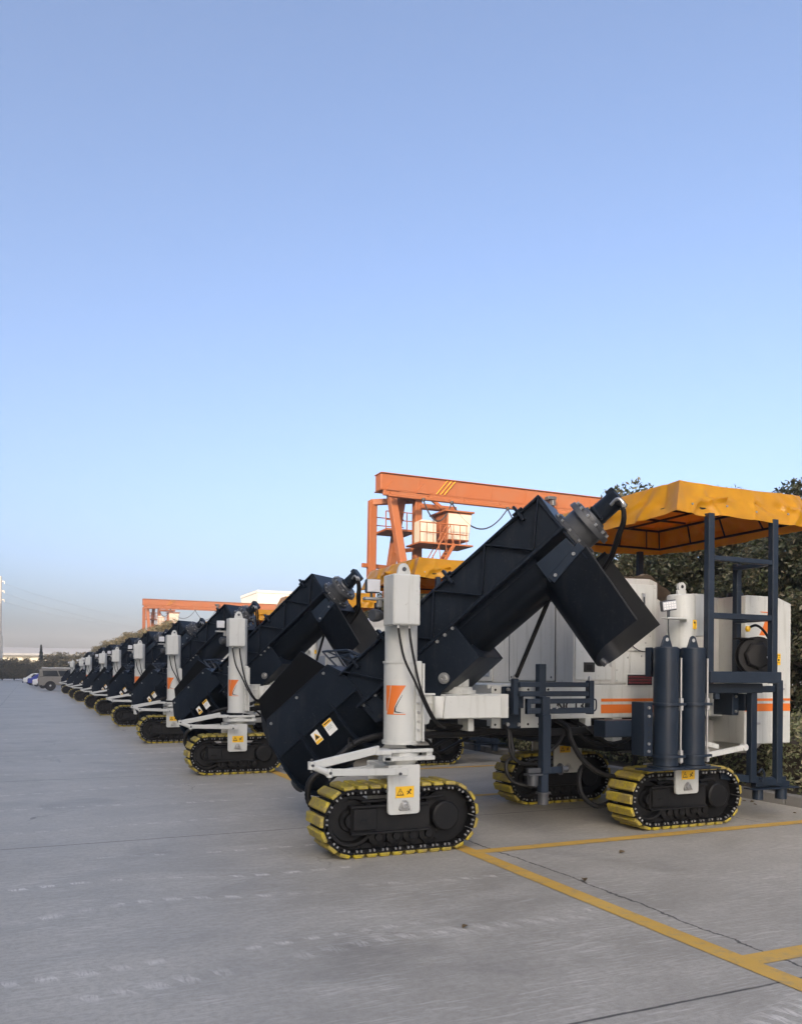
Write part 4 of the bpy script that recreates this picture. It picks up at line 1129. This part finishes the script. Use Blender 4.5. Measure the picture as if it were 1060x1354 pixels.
def crown_points(rng, h, z0, rx, ncl, nl, cr):
    pts = []; nr = []
    for i in range(ncl):
        while True:
            q = rng.uniform(-1, 1, 3); l = np.linalg.norm(q)
            if .25 < l < 1: break
        taper = 1 - .42 * max(0, q[2])
        c = np.array([q[0] * rx * taper, q[1] * rx * taper, z0 + (h - z0) * (.5 + q[2] * .5)])
        r = cr * rng.uniform(.55, 1.25)
        d = rng.normal(size=(nl, 3)); d /= np.linalg.norm(d, axis=1)[:, None]
        rad = r * rng.uniform(.45, 1.0, (nl, 1)) ** .6
        p_ = c + d * rad * np.array([1, 1, .78])
        pts.append(p_); nr.append(d)
    P = np.concatenate(pts); Nn = np.concatenate(nr); k_ = P[:, 2] > .25
    return P[k_], Nn[k_]
def tree_proto(name, seed, h, z0, rx, ncl, nl, cr, leaf, mat):
    rng = np.random.default_rng(seed); rnd = random.Random(seed)
    P, Nn = crown_points(rng, h, z0, rx, ncl, nl, cr)
    root = bpy.data.objects.new(name, None); COL.objects.link(root); WL[root.name] = V((0, 0, 0))
    me = leaf_mesh('crown', P, leaf, mat, rng, Nn)
    o = bpy.data.objects.new('crown', me); COL.objects.link(o); o.parent = root
    t = MB()
    t.tube([(0, 0, -.1), (.05, .03, h * .3), (-.04, .05, h * .6), (.02, 0, h * .88)], .13, 8, 4, r2=.02)
    for i in range(9):
        z_ = h * rnd.uniform(.18, .7); a = rnd.uniform(0, math.tau); l_ = rx * rnd.uniform(.6, .95)
        t.tube([(0, 0, z_), (l_ * .5 * math.cos(a), l_ * .5 * math.sin(a), z_ + .3), (l_ * math.cos(a), l_ * math.sin(a), z_ + rnd.uniform(.5, 1.0))], .05, 6, 3, r2=.012)
    t.build('trunk', BARK, root, origin=(0, 0, 0))
    return root
TP = [tree_proto('evergreen_tree', 11, 5.5, .8, 1.75, 200, 170, .46, .105, LEAFT), tree_proto('evergreen_tree', 12, 5.0, .7, 1.9, 210, 170, .46, .105, LEAFT),
      tree_proto('evergreen_tree', 13, 6.0, .9, 1.7, 210, 170, .46, .11, LEAFT)]
PH = [5.5, 5.0, 6.0]
TF = [tree_proto('roadside_tree', 21, 5.8, .7, 2.1, 130, 90, .6, .21, LEAFF), tree_proto('roadside_tree', 22, 6.4, .7, 2.0, 130, 90, .6, .21, LEAFF)]
FH = [5.8, 6.4]
def rest(z_): return z_
rt = random.Random(5)
def place_tree(proto, used, x, y_, s, label, group, name_cat='tree'):
    if proto.name not in used: o = proto; used.add(proto.name)
    else: o = copy_tree(proto)
    o.location = (x, y_, .1); o.rotation_euler = (0, 0, rt.uniform(0, 6.28)); o.scale = (s, s, s * rt.uniform(.94, 1.06))
    tag(o, label, name_cat, group); return o
used = set()
near = [(11.7, 4.6, 4.35, 'dark evergreen tree at the right edge of the photo, behind the rear tank'), (11.7, 6.9, 4.55, 'dark evergreen tree seen through the navy platform frame'),
        (11.4, 9.3, 4.75, 'dark evergreen tree under the right side of the yellow canopy'), (11.8, 11.6, 4.9, 'dark evergreen tree under the middle of the yellow canopy'),
        (11.55, 14.0, 5.75, 'tallest near evergreen, its brown lit top showing left of the yellow canopy')]
yy = 16.4
while yy < 44: near.append((11.5 + rt.uniform(-.3, .5), yy, rt.uniform(4.2, 4.7), 'dark evergreen tree in the row behind the parked pavers, hidden among its neighbours')); yy += rt.uniform(2.1, 2.6)
for i, (tx, ty, th, lb) in enumerate(near):
    j = (i * 2 + 1) % 3
    place_tree(TP[j], used, tx, ty, th / PH[j], lb, 'dark evergreen trees along the kerb')
i = 0
while yy < 165:
    hh = 4.5 + (1.5 if yy > 74 else (yy - 44) / 30 * .8) + rt.uniform(-.4, .4)
    place_tree(TF[i % 2], used, 11.2 + rt.uniform(-.7, .9), yy, hh / FH[i % 2], 'bushy olive brown tree in the far part of the row behind the pavers', 'olive brown trees in the far row')
    yy += rt.uniform(2.9, 3.9); i += 1
# second rank closes the view behind
yy = 6
while yy < 40:
    place_tree(TP[i % 3], used, 14.4 + rt.uniform(-.5, .5), yy, rt.uniform(4.2, 4.7) / PH[i % 3], 'dark evergreen tree of the rear rank behind the kerbside trees', 'rear rank of dark evergreen trees')
    yy += 2.6; i += 1

# clipped hedge sections
def hedge_mesh(seed, L, W_, H_, n, leaf, mat):
    rng = np.random.default_rng(seed); pts = []
    f = rng.integers(0, 3, n)
    u = rng.uniform(-.5, .5, n); w = rng.uniform(0, 1, n); dep = rng.uniform(0, 1, n) ** 2 * .16
    P = np.zeros((n, 3)); Nn = np.zeros((n, 3))
    lump = .07 * np.sin(u * L * 3.1) + .05 * np.sin(u * L * 7.7 + 1) + .04 * np.sin(w * 9 + u * 11)
    front = f == 0; top = f == 1; back = f == 2
    P[:, 1] = u * L
    P[front, 0] = -W_ / 2 + dep[front] - lump[front]; P[front, 2] = .05 + w[front] * (H_ - .05); Nn[front, 0] = -1
    P[back, 0] = W_ / 2 - dep[back]; P[back, 2] = .05 + w[back] * (H_ - .05); Nn[back, 0] = 1
    P[top, 0] = (w[top] - .5) * W_; P[top, 2] = H_ - dep[top] + lump[top] * 1.2; Nn[top, 2] = 1
    P += rng.normal(size=(n, 3)) * .035
    rag = rng.uniform(0, 1, n) < .04; P[rag, 2] += rng.uniform(0, .14, rag.sum()) * (P[rag, 2] > H_ * .8)
    return leaf_mesh('foliage', P, leaf, mat, rng, Nn)
hm = hedge_mesh(3, 6.0, 1.1, .85, 16000, .062, LEAFH)
def hedge_proto():
    root = bpy.data.objects.new('clipped_hedge', None); COL.objects.link(root); WL[root.name] = V((0, 0, 0))
    o = bpy.data.objects.new('foliage', hm); COL.objects.link(o); o.parent = root
    t = MB()
    for i in range(24):
        y_ = -2.9 + i * .25; t.tube([(0, y_, 0), (.1 * math.sin(i * 3), y_ + .05, .3), (.3 * math.sin(i * 5), y_ + .1, .7)], .016, 5, 2)
    t.box(-.30, .30, -2.95, 2.95, .12, .62, .05)
    t.build('stems', BARK, root, origin=(0, 0, 0))
    return root
hp = hedge_proto(); first = True
hl = ['low clipped hedge at the kerb right of the nearest paver'] + ['low clipped hedge at the kerb behind the %s paver' % w for w in ('nearest', 'second', 'third', 'fourth', 'fifth', 'sixth', 'seventh', 'eighth', 'last')]
for i, lb in enumerate(hl):
    o = hp if i == 0 else copy_tree(hp)
    o.location = (8.95, 4.6 + 5.85 * i, .1); o.rotation_euler = (0, 0, 0 if i % 2 else math.pi * 0)
    tag(o, lb, 'hedge', 'clipped hedge along the kerb')

# far thicket across the end of the yard
def bush_proto(seed):
    rng = np.random.default_rng(seed)
    P, Nn = crown_points(rng, 4.0, -.7, 2.6, 90, 70, .8)
    root = bpy.data.objects.new('bush', None); COL.objects.link(root); WL[root.name] = V((0, 0, 0))
    o = bpy.data.objects.new('foliage', leaf_mesh('foliage', P, .34, LEAFF, rng, Nn)); COL.objects.link(o); o.parent = root
    t = MB()
    for i in range(5): t.tube([(0, 0, -.1), (.5 * math.cos(i * 1.3), .5 * math.sin(i * 1.3), 1.2), (1.2 * math.cos(i * 1.3), 1.2 * math.sin(i * 1.3), 2.4)], .06, 6, 2)
    t.build('stems', BARK, root, origin=(0, 0, 0)); return root
BP = [bush_proto(31), bush_proto(32)]; usedb = set()
x = -34; i = 0
while x < 16:
    o = place_tree(BP[i % 2], usedb, x, 176 + rt.uniform(-1.5, 2), rt.uniform(.72, 1.12) * (1.0 if x < 3 else 1.25), 'rounded olive bush in the thicket across the far end of the yard', 'bushes at the far end of the yard', 'bush')
    x += rt.uniform(1.7, 2.6); i += 1
# conifer sticking out of the thicket
cp = bpy.data.objects.new('conifer_tree', None); COL.objects.link(cp); WL[cp.name] = V((0, 0, 0))
rng = np.random.default_rng(4); pp = []
for i in range(2600):
    z_ = rng.uniform(.8, 9.0); lay = (z_ * 1.15) % 1.0; rr = (9.4 - z_) * .17 * (1.0 - .45 * lay) * rng.uniform(.2, 1) ** .5; a = rng.uniform(0, math.tau)
    pp.append((rr * math.cos(a), rr * math.sin(a), z_ - rr * .25))
LEAFC = leaf_mat('conifer_needles', [(.02, .03, .016), (.035, .045, .024), (.05, .058, .035)])
o = bpy.data.objects.new('crown', leaf_mesh('crown', np.array(pp), .38, LEAFC, rng)); COL.objects.link(o); o.parent = cp
t = MB(); t.tube([(0, 0, -.1), (0, 0, 4), (0, 0, 9.0)], .14, 8, 2, r2=.03); t.build('trunk', BARK, cp, origin=(0, 0, 0))
cp.location = (2.3, 184, 0); cp.scale = (.86, .86, .80); tag(cp, 'single dark conifer standing up out of the far thicket', 'tree')

# ------------------------------------------------------------------ gantry cranes
def crane(loc, label):
    c = empty('gantry_crane', loc, label, 'crane', 'orange gantry cranes beyond the trees')
    L = V(loc)
    def A(*p): return tuple(L + V(p))
    def bx(m, x0, x1, y0, y1, z0, z1, bev=.02): m.box(L.x + x0, L.x + x1, L.y + y0, L.y + y1, z0, z1, bev)
    g = MB()
    bx(g, 0, 32, -.35, .35, 10.25, 11.0, .03)
    for i in range(1, 16): bx(g, i * 2 - .02, i * 2 + .02, -.365, -.351, 10.27, 10.98, 0)
    bx(g, -.03, 32, -.42, .42, 11.0, 11.04, .01); bx(g, -.03, 32, -.42, .42, 10.20, 10.25, .01)
    g.build('main_girder', CRANE, c)
    r = MB(); bx(r, .1, 31.5, -1.15, -.95, 9.75, 9.90, .02); bx(r, .1, 31.5, -.45, -.30, 9.95, 10.19, .02)
    for i in range(16): r.bar(A(.4 + i * 2, -1.05, 9.8), A(.4 + i * 2, -.2, 10.2), .08, .10)
    r.build('trolley_rail', CRANE, c)
    yl = MB()
    for q in (0, .22, .42): yl.bar(A(2.9 + q, -.37, 10.27), A(3.5 + q, -.37, 10.98), .01, .10, (0, 1, 0), 0)
    yl.build('hazard_marks', YSTK, c)
    for x0 in (.1, 27.0):
        l = MB()
        # pair of uprights joined by ties, plus spreading A-legs along the runway
        l.bar(A(x0 + .28, 1.6, 10.1), A(x0 + .28, 1.9, 0.4), .36, .38, (1, 0, 0), .02)
        l.bar(A(x0 + 1.95, .0, 10.3), A(x0 + 1.95, .0, 0.4), .42, .36, (1, 0, 0), .02)
        l.bar(A(x0 + .45, -.2, 10.3), A(x0 + .75, -3.4, .4), .38, .36, (1, 0, 0), .02)
        l.bar(A(x0 + 1.35, .5, 10.2), A(x0 + 1.1, 3.6, .4), .38, .36, (1, 0, 0), .02)
        l.bar(A(x0 + .2, 1.6, 10.0), A(x0 + 2.0, .2, 10.0), .25, .28, (0, 0, 1), .02)
        l.bar(A(x0 - .2, 1.7, 6.9), A(x0 + 1.2, 2.0, 6.9), .16, .2); l.bar(A(x0 + 1.2, 1.4, 7.6), A(x0 + 2.0, 0, 7.6), .14, .18)
        l.bar(A(x0 + .75, -3.9, .35), A(x0 + 1.1, 4.1, .35), .5, .5)
        l.bar(A(x0 + 2.3, -.3, 10.2), A(x0 + 3.6, -.5, 9.2), .12, .16)
        for s in (-.3, .5): l.prism([A(x0 + .1 + (1.6 if s > 0 else 0), -.5, 10.2), A(x0 + .8 + (1.6 if s > 0 else 0), -.5, 10.2), A(x0 + .45 + (1.6 if s > 0 else 0), -.5, 10.65)], (0, .12, 0))
        l.build('leg_frame', CRANE, c)
    pf = MB()
    bx(pf, .55, 2.2, .2, 1.9, 8.45, 8.55, .01)
    for z_ in (8.95, 9.35):
        pf.tube([A(.5, .2, z_), A(2.2, .2, z_)], .025, 6, 0); pf.tube([A(.5, 1.9, z_), A(2.2, 1.9, z_)], .025, 6, 0)
    for x in (.5, 1.1, 1.6, 2.2): pf.tube([A(x, .2, 8.5), A(x, .2, 9.35)], .03, 6, 0)
    pf.build('walkway', CRANE, c)
    cb = MB()
    cb.prism([A(3.05, -1.2, 7.95), A(4.25, -1.2, 7.95), A(4.4, -1.2, 9.3), A(3.05, -1.2, 9.3)], (0, 1.5, 0), .02)
    cab = cb.build('cab', CRANE, c)
    w = MB(); w.prism([A(3.12, -1.23, 8.0), A(4.22, -1.23, 8.0), A(4.36, -1.23, 9.22), A(3.12, -1.23, 9.22)], (0, .025, 0), .005); w.build('cab_panel', CABW, cab)
    w = MB(); bx(w, 2.9, 4.5, -1.3, .4, 9.3, 9.38, .01); bx(w, 2.1, 4.0, -.4, -.1, 9.5, 9.75, .02); w.build('cab_roof', CRANE, cab)
    w = MB(); bx(w, 1.8, 2.6, -1.0, -.2, 7.75, 8.85, .02); w.build('switch_cabinet', CABW, c)
    s = MB()
    bx(s, 1.4, 4.2, -1.7, -.15, 7.62, 7.70, .01)
    for z_ in (8.15, 8.6):
        s.tube([A(1.4, -1.68, z_), A(3.9, -1.68, z_)], .025, 6, 0)
    for i in range(8): s.tube([A(1.4 + i * .35, -1.68, 7.68), A(1.4 + i * .35, -1.68, 8.6)], .02, 5, 0)
    for q in (0, .5):
        s.bar(A(1.9 + .0, -1.2 - q, 5.6), A(3.2, -1.2 - q, 7.7), .05, .16); s.tube([A(1.7, -1.2 - q, 6.4), A(3.0, -1.2 - q, 8.6)], .025, 6, 0)
    for i in range(10): u = i / 10; s.bar(A(1.95 + 1.25 * u, -1.2, 5.7 + 2 * u), A(1.95 + 1.25 * u, -1.7, 5.7 + 2 * u), .12, .03)
    for q in range(5): u = q / 4; s.tube([A(1.9 + 1.2 * u, -1.72, 5.7 + 2 * u), A(1.75 + 1.2 * u, -1.72, 6.6 + 2 * u)], .02, 5, 0)
    s.build('stair', CRANE, c)
    fe = MB(); xs = [1.8, 3.3, 6.4, 9.0, 11.7, 14.4, 17.2, 20, 23]
    for a, b_ in zip(xs, xs[1:]):
        sg = .9 + .35 * ((a * 1.7) % 1)
        fe.tube([A(a + (b_ - a) * i / 8, -1.2, 9.72 - sg * (1 - (i / 4 - 1) ** 2)) for i in range(9)], .035, 6, 2)
    for a in xs: fe.cyl(A(a, -1.2, 9.68), A(a, -1.2, 9.8), .09, seg=10)
    fe.build('festoon_cable', CABLE, c)
    for x in (9.1, 13.0):
        f = MB(); bx(f, x, x + .5, -.75, -.38, 10.55, 10.72, .02); bx(f, x + .15, x + .35, -.9, -.6, 10.2, 10.5, .03); f.build('yard_lamp', DSTEEL, c)
    return c
crane((15.0, 36, 0), 'larger orange gantry crane, its girder passing behind the nearest conveyor')
c2 = crane((13.2, 109.5, 0), 'smaller distant orange gantry crane beyond the third conveyor')

# ------------------------------------------------------------------ buildings, pylon, wires
CREAM = paint('cream_cladding', (.52, .48, .38), .7, .2, (.45, .4, .3), sc=.3)
BOUNCEW = paint('pale_bounce_wall', (.66, .65, .61), .7, .15, (.5, .48, .42), sc=.3)  # wall of the added hall, made pale to bounce skylight into the yard
GREYR = paint('grey_roof', (.25, .25, .25), .7, .2, sc=.3)
WALLW = paint('white_rendered_wall', (.44, .425, .39), .75, .12, (.6, .55, .45), sc=.15)
WGL = plain('dark_window_glass', (.04, .05, .06), .1)
bw = empty('office_block', (38.5, 150, 0), 'plain white block rising behind the second conveyor', 'building')
m = MB(); m.box(38.5, 62, 150, 163, 0, 16.6, .05); m.build('wall', WALLW, bw)
m = MB(); m.box(38.4, 62.1, 149.9, 150.2, 16.6, 17.1, .03); m.box(38.4, 62.1, 162.8, 163.1, 16.6, 17.1, .03); m.box(38.4, 38.7, 150.21, 162.79, 16.6, 17.1, .03); m.box(61.8, 62.1, 150.21, 162.79, 16.6, 17.1, .03)
m.tube([(50, 155, 16.6), (50, 155, 20)], .06, 6, 0)
m.build('parapet', WALLW, bw)
for r_ in range(4):
    for q in range(6):
        m = MB(); m.box(40 + q * 3.6, 41.8 + q * 3.6, 149.93, 149.99, 2 + r_ * 3.0, 3.5 + r_ * 3.0, .01); m.build('window', WGL, bw)
wh = empty('long_shed', (-20, 255, 0), 'long low cream shed with grey roof beyond the far thicket', 'building')
m = MB(); m.box(-70, 40, 255, 285, 0, 6.6, .05); m.build('wall', CREAM, wh)
m = MB(); m.prism([(-71, 254, 6.65), (-71, 286, 6.65), (-71, 270, 9.0)], (112, 0, 0)); m.box(-71, 41, 253.9, 254.4, 6.3, 6.9, .02); m.box(-71, 41, 254.7, 254.95, 3.7, 4.2, .02); m.build('roof', GREYR, wh)
fh = MB()
# unseen hall added to shade the yard; its long shadow covers the parked machines
HALL = empty('added_shade_hall', (-30, 40, 0), 'long pale unseen hall added left of and behind the camera to shade the yard', 'building')
fh.box(-42, -19, -34, 186, 0, 25, .05); fh.build('wall', BOUNCEW, HALL)
m = MB(); m.prism([(-42.5, -34.5, 25), (-18.5, -34.5, 25), (-18.5, -34.5, 25.3), (-30.5, -34.5, 26.5), (-42.5, -34.5, 25.3)], (0, 221, 0)); m.build('roof', GREYR, HALL)
for i in range(23):
    for zz in (4, 11.5):
        m = MB(); y_ = -31 + i * 9.2; m.box(-18.99, -18.9, y_, y_ + 5, zz, zz + 4, .02); m.build('window', WGL, HALL)
py = empty('power_pylon', (-5.85, 200, 0), 'pale concrete power pole cut by the left edge, with short cross arms', 'pole')
CONC = paint('pale_concrete', (.6, .56, .47), .8, .2)
m = MB(); m.cyl((-5.85, 200, 0), (-5.85, 200, 9.5), .70, .62, 16); m.cyl((-5.85, 200, 9.5), (-5.85, 200, 22.5), .46, .36, 16); m.build('pole', CONC, py)
for zz in (17.4, 19.3, 21.4):
    m = MB(); m.bar((-7.5, 200, zz), (-4.9, 200, zz), .2, .22); m.cyl((-4.95, 200, zz - .5), (-4.95, 200, zz), .09, seg=8); m.build('cross_arm', CONC, py)
for i, (z0, z1, lb) in enumerate(((20.9, 15.0, 'topmost of three thin power lines running right from the pole'), (18.8, 12.8, 'middle of three thin power lines running right from the pole'), (16.9, 12.3, 'lowest of three thin power lines running right from the pole'))):
    m = MB(); m.tube([(-4.95, 200, z0), (5, 206, z0 - (z0 - z1) * .36 - .35), (27 + i, 222, z1 + .2), (60, 240, z1 - .4)], .022, 5, 8)
    tag(m.build('power_line', plain('wire_grey', (.3, .3, .31), .6) if i == 0 else bpy.data.materials['wire_grey']), lb, 'power line', 'power lines at the far left')

# ------------------------------------------------------------------ parked cars (side on, noses toward the hedge)
TYRE = plain('tyre', (.015, .015, .016), .8); CGLASS = plain('car_glass', (.03, .035, .04), .08); TAIL = plain('tail_lamp', (.35, .03, .02), .3)
def car(name, x, y_, L_, H_, wheel, prof, paintc, label, boxy=False):
    """tail at x, nose toward +x; prof in fractions"""
    pm = paint(name + '_paint', paintc, .28, .12, sc=2)
    c = empty(name, (x + L_ / 2, y_, 0), label, 'car')
    Wc = 1.75
    m = MB()
    lo = [(0.0, .32), (.02, .24), (1, .24), (1.0, .5)]
    body = [(x + a * L_, z_ * H_) for a, z_ in prof[0]]
    m.prism([(px, y_ - Wc / 2, pz) for px, pz in body], (0, Wc, 0), .06)
    m.build('body', pm, c)
    m = MB(); cab = [(x + a * L_, z_ * H_) for a, z_ in prof[1]]
    ins = .10
    m.prism([(px, y_ - Wc / 2 + ins, pz) for px, pz in cab], (0, Wc - 2 * ins, 0), .05); m.build('cabin', pm, c)
    m = MB(); g_ = [(x + a * L_, z_ * H_) for a, z_ in prof[2]]
    mid = (g_[0][0] + g_[1][0]) / 2; midt = (g_[2][0] + g_[3][0]) / 2
    for a_, b_ in (((g_[0], (mid - .05, g_[0][1]), (midt - .05, g_[2][1]), g_[3])), ((mid + .05, g_[0][1]), g_[1], g_[2], (midt + .05, g_[2][1]))) if False else ():
        pass
    m.prism([(g_[0][0], y_ - Wc / 2 + ins - .012, g_[0][1]), (mid - .05, y_ - Wc / 2 + ins - .012, g_[0][1]), (midt - .05, y_ - Wc / 2 + ins - .012, g_[2][1]), (g_[3][0], y_ - Wc / 2 + ins - .012, g_[3][1])], (0, .02, 0))
    m.prism([(mid + .05, y_ - Wc / 2 + ins - .012, g_[0][1]), (g_[1][0], y_ - Wc / 2 + ins - .012, g_[1][1]), (g_[2][0], y_ - Wc / 2 + ins - .012, g_[2][1]), (midt + .05, y_ - Wc / 2 + ins - .012, g_[2][1])], (0, .02, 0))
    m.build('side_windows', CGLASS, c)
    m = MB(); q0, q1 = cab[0], cab[-1]
    p0 = V((q0[0], 0, q0[1])).lerp(V((q1[0], 0, q1[1])), .25); p1 = V((q0[0], 0, q0[1])).lerp(V((q1[0], 0, q1[1])), .85)
    m.prism([(p0.x - .02, y_ - .6, p0.z), (p0.x - .02, y_ + .6, p0.z), (p1.x - .02, y_ + .55, p1.z), (p1.x - .02, y_ - .55, p1.z)], (.03, 0, 0)); m.build('rear_window', CGLASS, c)
    for wx in (.2, .79):
        for s in (-1, 1):
            cx = x + wx * L_; yc = y_ + s * (Wc / 2 - .10)
            m = MB(); m.lathe((cx, yc - .11, wheel), (0, 1, 0), [(0, wheel * .6), (0, wheel * .93), (.03, wheel), (.19, wheel), (.22, wheel * .93), (.22, wheel * .6)], 24); w = m.build('wheel', TYRE, c)
            m = MB(); m.lathe((cx, yc - .12, wheel), (0, 1, 0), [(0, wheel * .1), (0.02, wheel * .3), (.01, wheel * .58), (.22, wheel * .58)], 16); m.build('rim', STEEL, w)
    for s in (-1, 1):
        m = MB(); m.box(x - .015, x + .08, y_ + s * .72 - .10, y_ + s * .72 + .10, H_ * .42, H_ * .53, .01); m.build('tail_lamp', TAIL, c)
        m = MB(); m.box(x + L_ - .08, x + L_ + .01, y_ + s * .66 - .14, y_ + s * .66 + .14, H_ * .40, H_ * .48, .02); m.build('headlight', GLASS, c)
    m = MB(); m.box(x - .10, x + .04, y_ - .8, y_ + .8, H_ * .20, H_ * .32, .03); m.build('bumper', DSTEEL, c)
    m = MB(); m.box(x + L_ - .04, x + L_ + .08, y_ - .8, y_ + .8, H_ * .2, H_ * .32, .03); m.build('bumper', DSTEEL, c)
    return c
suvp = ([(0, .24), (.12, .24), (.13, .3), (.27, .3), (.28, .24), (.71, .24), (.72, .3), (.86, .3), (.87, .24), (1, .26), (1, .56), (.97, .6), (.70, .63), (0, .63)],
        [(0.01, .62), (.70, .62), (.60, .93), (.56, .98), (.06, .99), (.02, .96)], [(.08, .66), (.62, .66), (.56, .90), (.07, .90)])
sedp = ([(0, .24), (.12, .24), (.13, .3), (.27, .3), (.28, .22), (.71, .22), (.72, .3), (.86, .3), (.87, .24), (1, .28), (1, .46), (.96, .54), (.72, .60), (.14, .64), (0, .60)],
        [(.07, .62), (.74, .60), (.58, .93), (.50, .98), (.30, .98), (.22, .94)], [(.20, .65), (.66, .65), (.54, .90), (.28, .90)])
s = car('off_road_car', .72, 75.5, 4.7, 1.86, .42, suvp, (.20, .185, .16), 'grey brown boxy off-road car parked beyond the last paver')
m = MB(); m.box(1.0, 3.3, 74.8, 74.84, 1.88, 1.94, .01); m.build('roof_rail', WSTK, s); m = MB(); m.box(1.0, 3.3, 76.16, 76.2, 1.88, 1.94, .01); m.build('roof_rail', WSTK, s)
car('saloon_car', .34, 86, 4.5, 1.42, .31, sedp, (.72, .72, .70), 'white saloon car behind the off-road car')
car('saloon_car', -.10, 99, 4.5, 1.45, .31, sedp, (.025, .045, .30), 'bright blue saloon car behind the white one')
car('saloon_car', .55, 92.5, 4.4, 1.40, .31, sedp, (.55, .57, .60), 'silver saloon car between the white and blue ones')
car('hatchback_car', -.60, 109, 4.1, 1.45, .30, sedp, (.70, .71, .68), 'pale hatchback, farthest and leftmost of the parked cars')

# ------------------------------------------------------------------ small litter
DRY = plain('dry_leaf_brown', (.20, .14, .07), .8)
rl = random.Random(3)
def litter(x, y_, s, a, label):
    m = MB(); pts = []
    for i in range(7):
        t_ = i / 6; w_ = math.sin(math.pi * t_) * .38
        pts.append([((t_ - .5) * s * math.cos(a) + q * w_ * s * math.sin(a) + x, (t_ - .5) * s * math.sin(a) - q * w_ * s * math.cos(a) + y_, .006 + .22 * s * abs(q) * math.sin(t_ * 3) + .1 * s * t_) for q in (-1, 0, 1)])
    m.sheet(pts, thick=.001)
    tag(m.build('dry_leaf', DRY), label, 'leaf', 'fallen leaves on the concrete')
litter(2.37, 4.30, .05, .4, 'curled dry leaf alone on the concrete in front of the nearest track')
litter(3.72, 4.95, .06, 1.1, 'small dry leaf beside the crack right of the long yellow line')
litter(4.6, 5.6, .07, .2, 'dry leaf just short of the yellow line before the second track')
for i in range(14):
    litter(rl.uniform(7.6, 8.1), rl.uniform(5.2, 7.6), rl.uniform(.03, .06), rl.uniform(0, 3), 'small dry leaf at the foot of the kerb on the right')

# ------------------------------------------------------------------ the air
hz = MB(); hz.box(-750, 750, -750, 750, -1, 32, 0)
hm_ = bpy.data.materials.new('pale_haze'); hm_.use_nodes = True; hn_ = hm_.node_tree; hn_.nodes.remove(hn_.nodes['Principled BSDF'])
pv_ = hn_.nodes.new('ShaderNodeVolumePrincipled'); pv_.inputs['Density'].default_value = .0011; pv_.inputs['Color'].default_value = (.97, .955, .92, 1); pv_.inputs['Anisotropy'].default_value = .2
hn_.links.new(pv_.outputs[0], hn_.nodes['Material Output'].inputs['Volume'])
tag(hz.build('haze', hm_, smooth=0), kind='stuff')

# ------------------------------------------------------------------ light, camera
SUN_EL = 24.0; SDIR = V((-.65, -.76, 0))
az = math.degrees(math.atan2(SDIR.x, SDIR.y))
w = bpy.data.worlds.new('World'); scene.world = w; w.use_nodes = True
nt = w.node_tree; bg = nt.nodes['Background']
sk = nt.nodes.new('ShaderNodeTexSky'); sk.sky_type = 'NISHITA'; sk.sun_disc = False
sk.sun_elevation = R(SUN_EL); sk.sun_rotation = R(az); sk.altitude = 20; sk.air_density = .62; sk.dust_density = 6.0; sk.ozone_density = 1.4
nt.links.new(sk.outputs[0], bg.inputs[0]); bg.inputs[1].default_value = .15
sl = bpy.data.lights.new('sun', 'SUN'); sl.energy = 2.0; sl.angle = R(.5); sl.color = (1, .80, .58)
so_ = bpy.data.objects.new('sun', sl); COL.objects.link(so_)
d = V((SDIR.x * math.cos(R(SUN_EL)), SDIR.y * math.cos(R(SUN_EL)), math.sin(R(SUN_EL))))
so_.rotation_euler = d.to_track_quat('Z', 'Y').to_euler(); so_.location = (-10, -10, 30)

cam = bpy.data.cameras.new('camera'); co = bpy.data.objects.new('camera', cam); COL.objects.link(co)
cam.sensor_fit = 'HORIZONTAL'; cam.sensor_width = 36; cam.lens = 36 * 1090 / 1060
cam.shift_y = (893 - 677) / 1060; cam.clip_end = 4000; cam.clip_start = .05
TH = R(24.3)
fwd = V((math.sin(TH), math.cos(TH), 0)); rgt = V((math.cos(TH), -math.sin(TH), 0)); up = V((0, 0, 1))
ro = R(.4)   # slight hand-held roll
r2 = rgt * math.cos(ro) + up * math.sin(ro); u2 = -rgt * math.sin(ro) + up * math.cos(ro)
co.matrix_world = Matrix.Translation((0, 0, 1.5)) @ Matrix((r2, u2, -fwd)).transposed().to_4x4()
scene.camera = co
scene.view_settings.view_transform = 'Standard'; scene.view_settings.look = 'None'; scene.view_settings.exposure = 1.50; scene.view_settings.gamma = 1
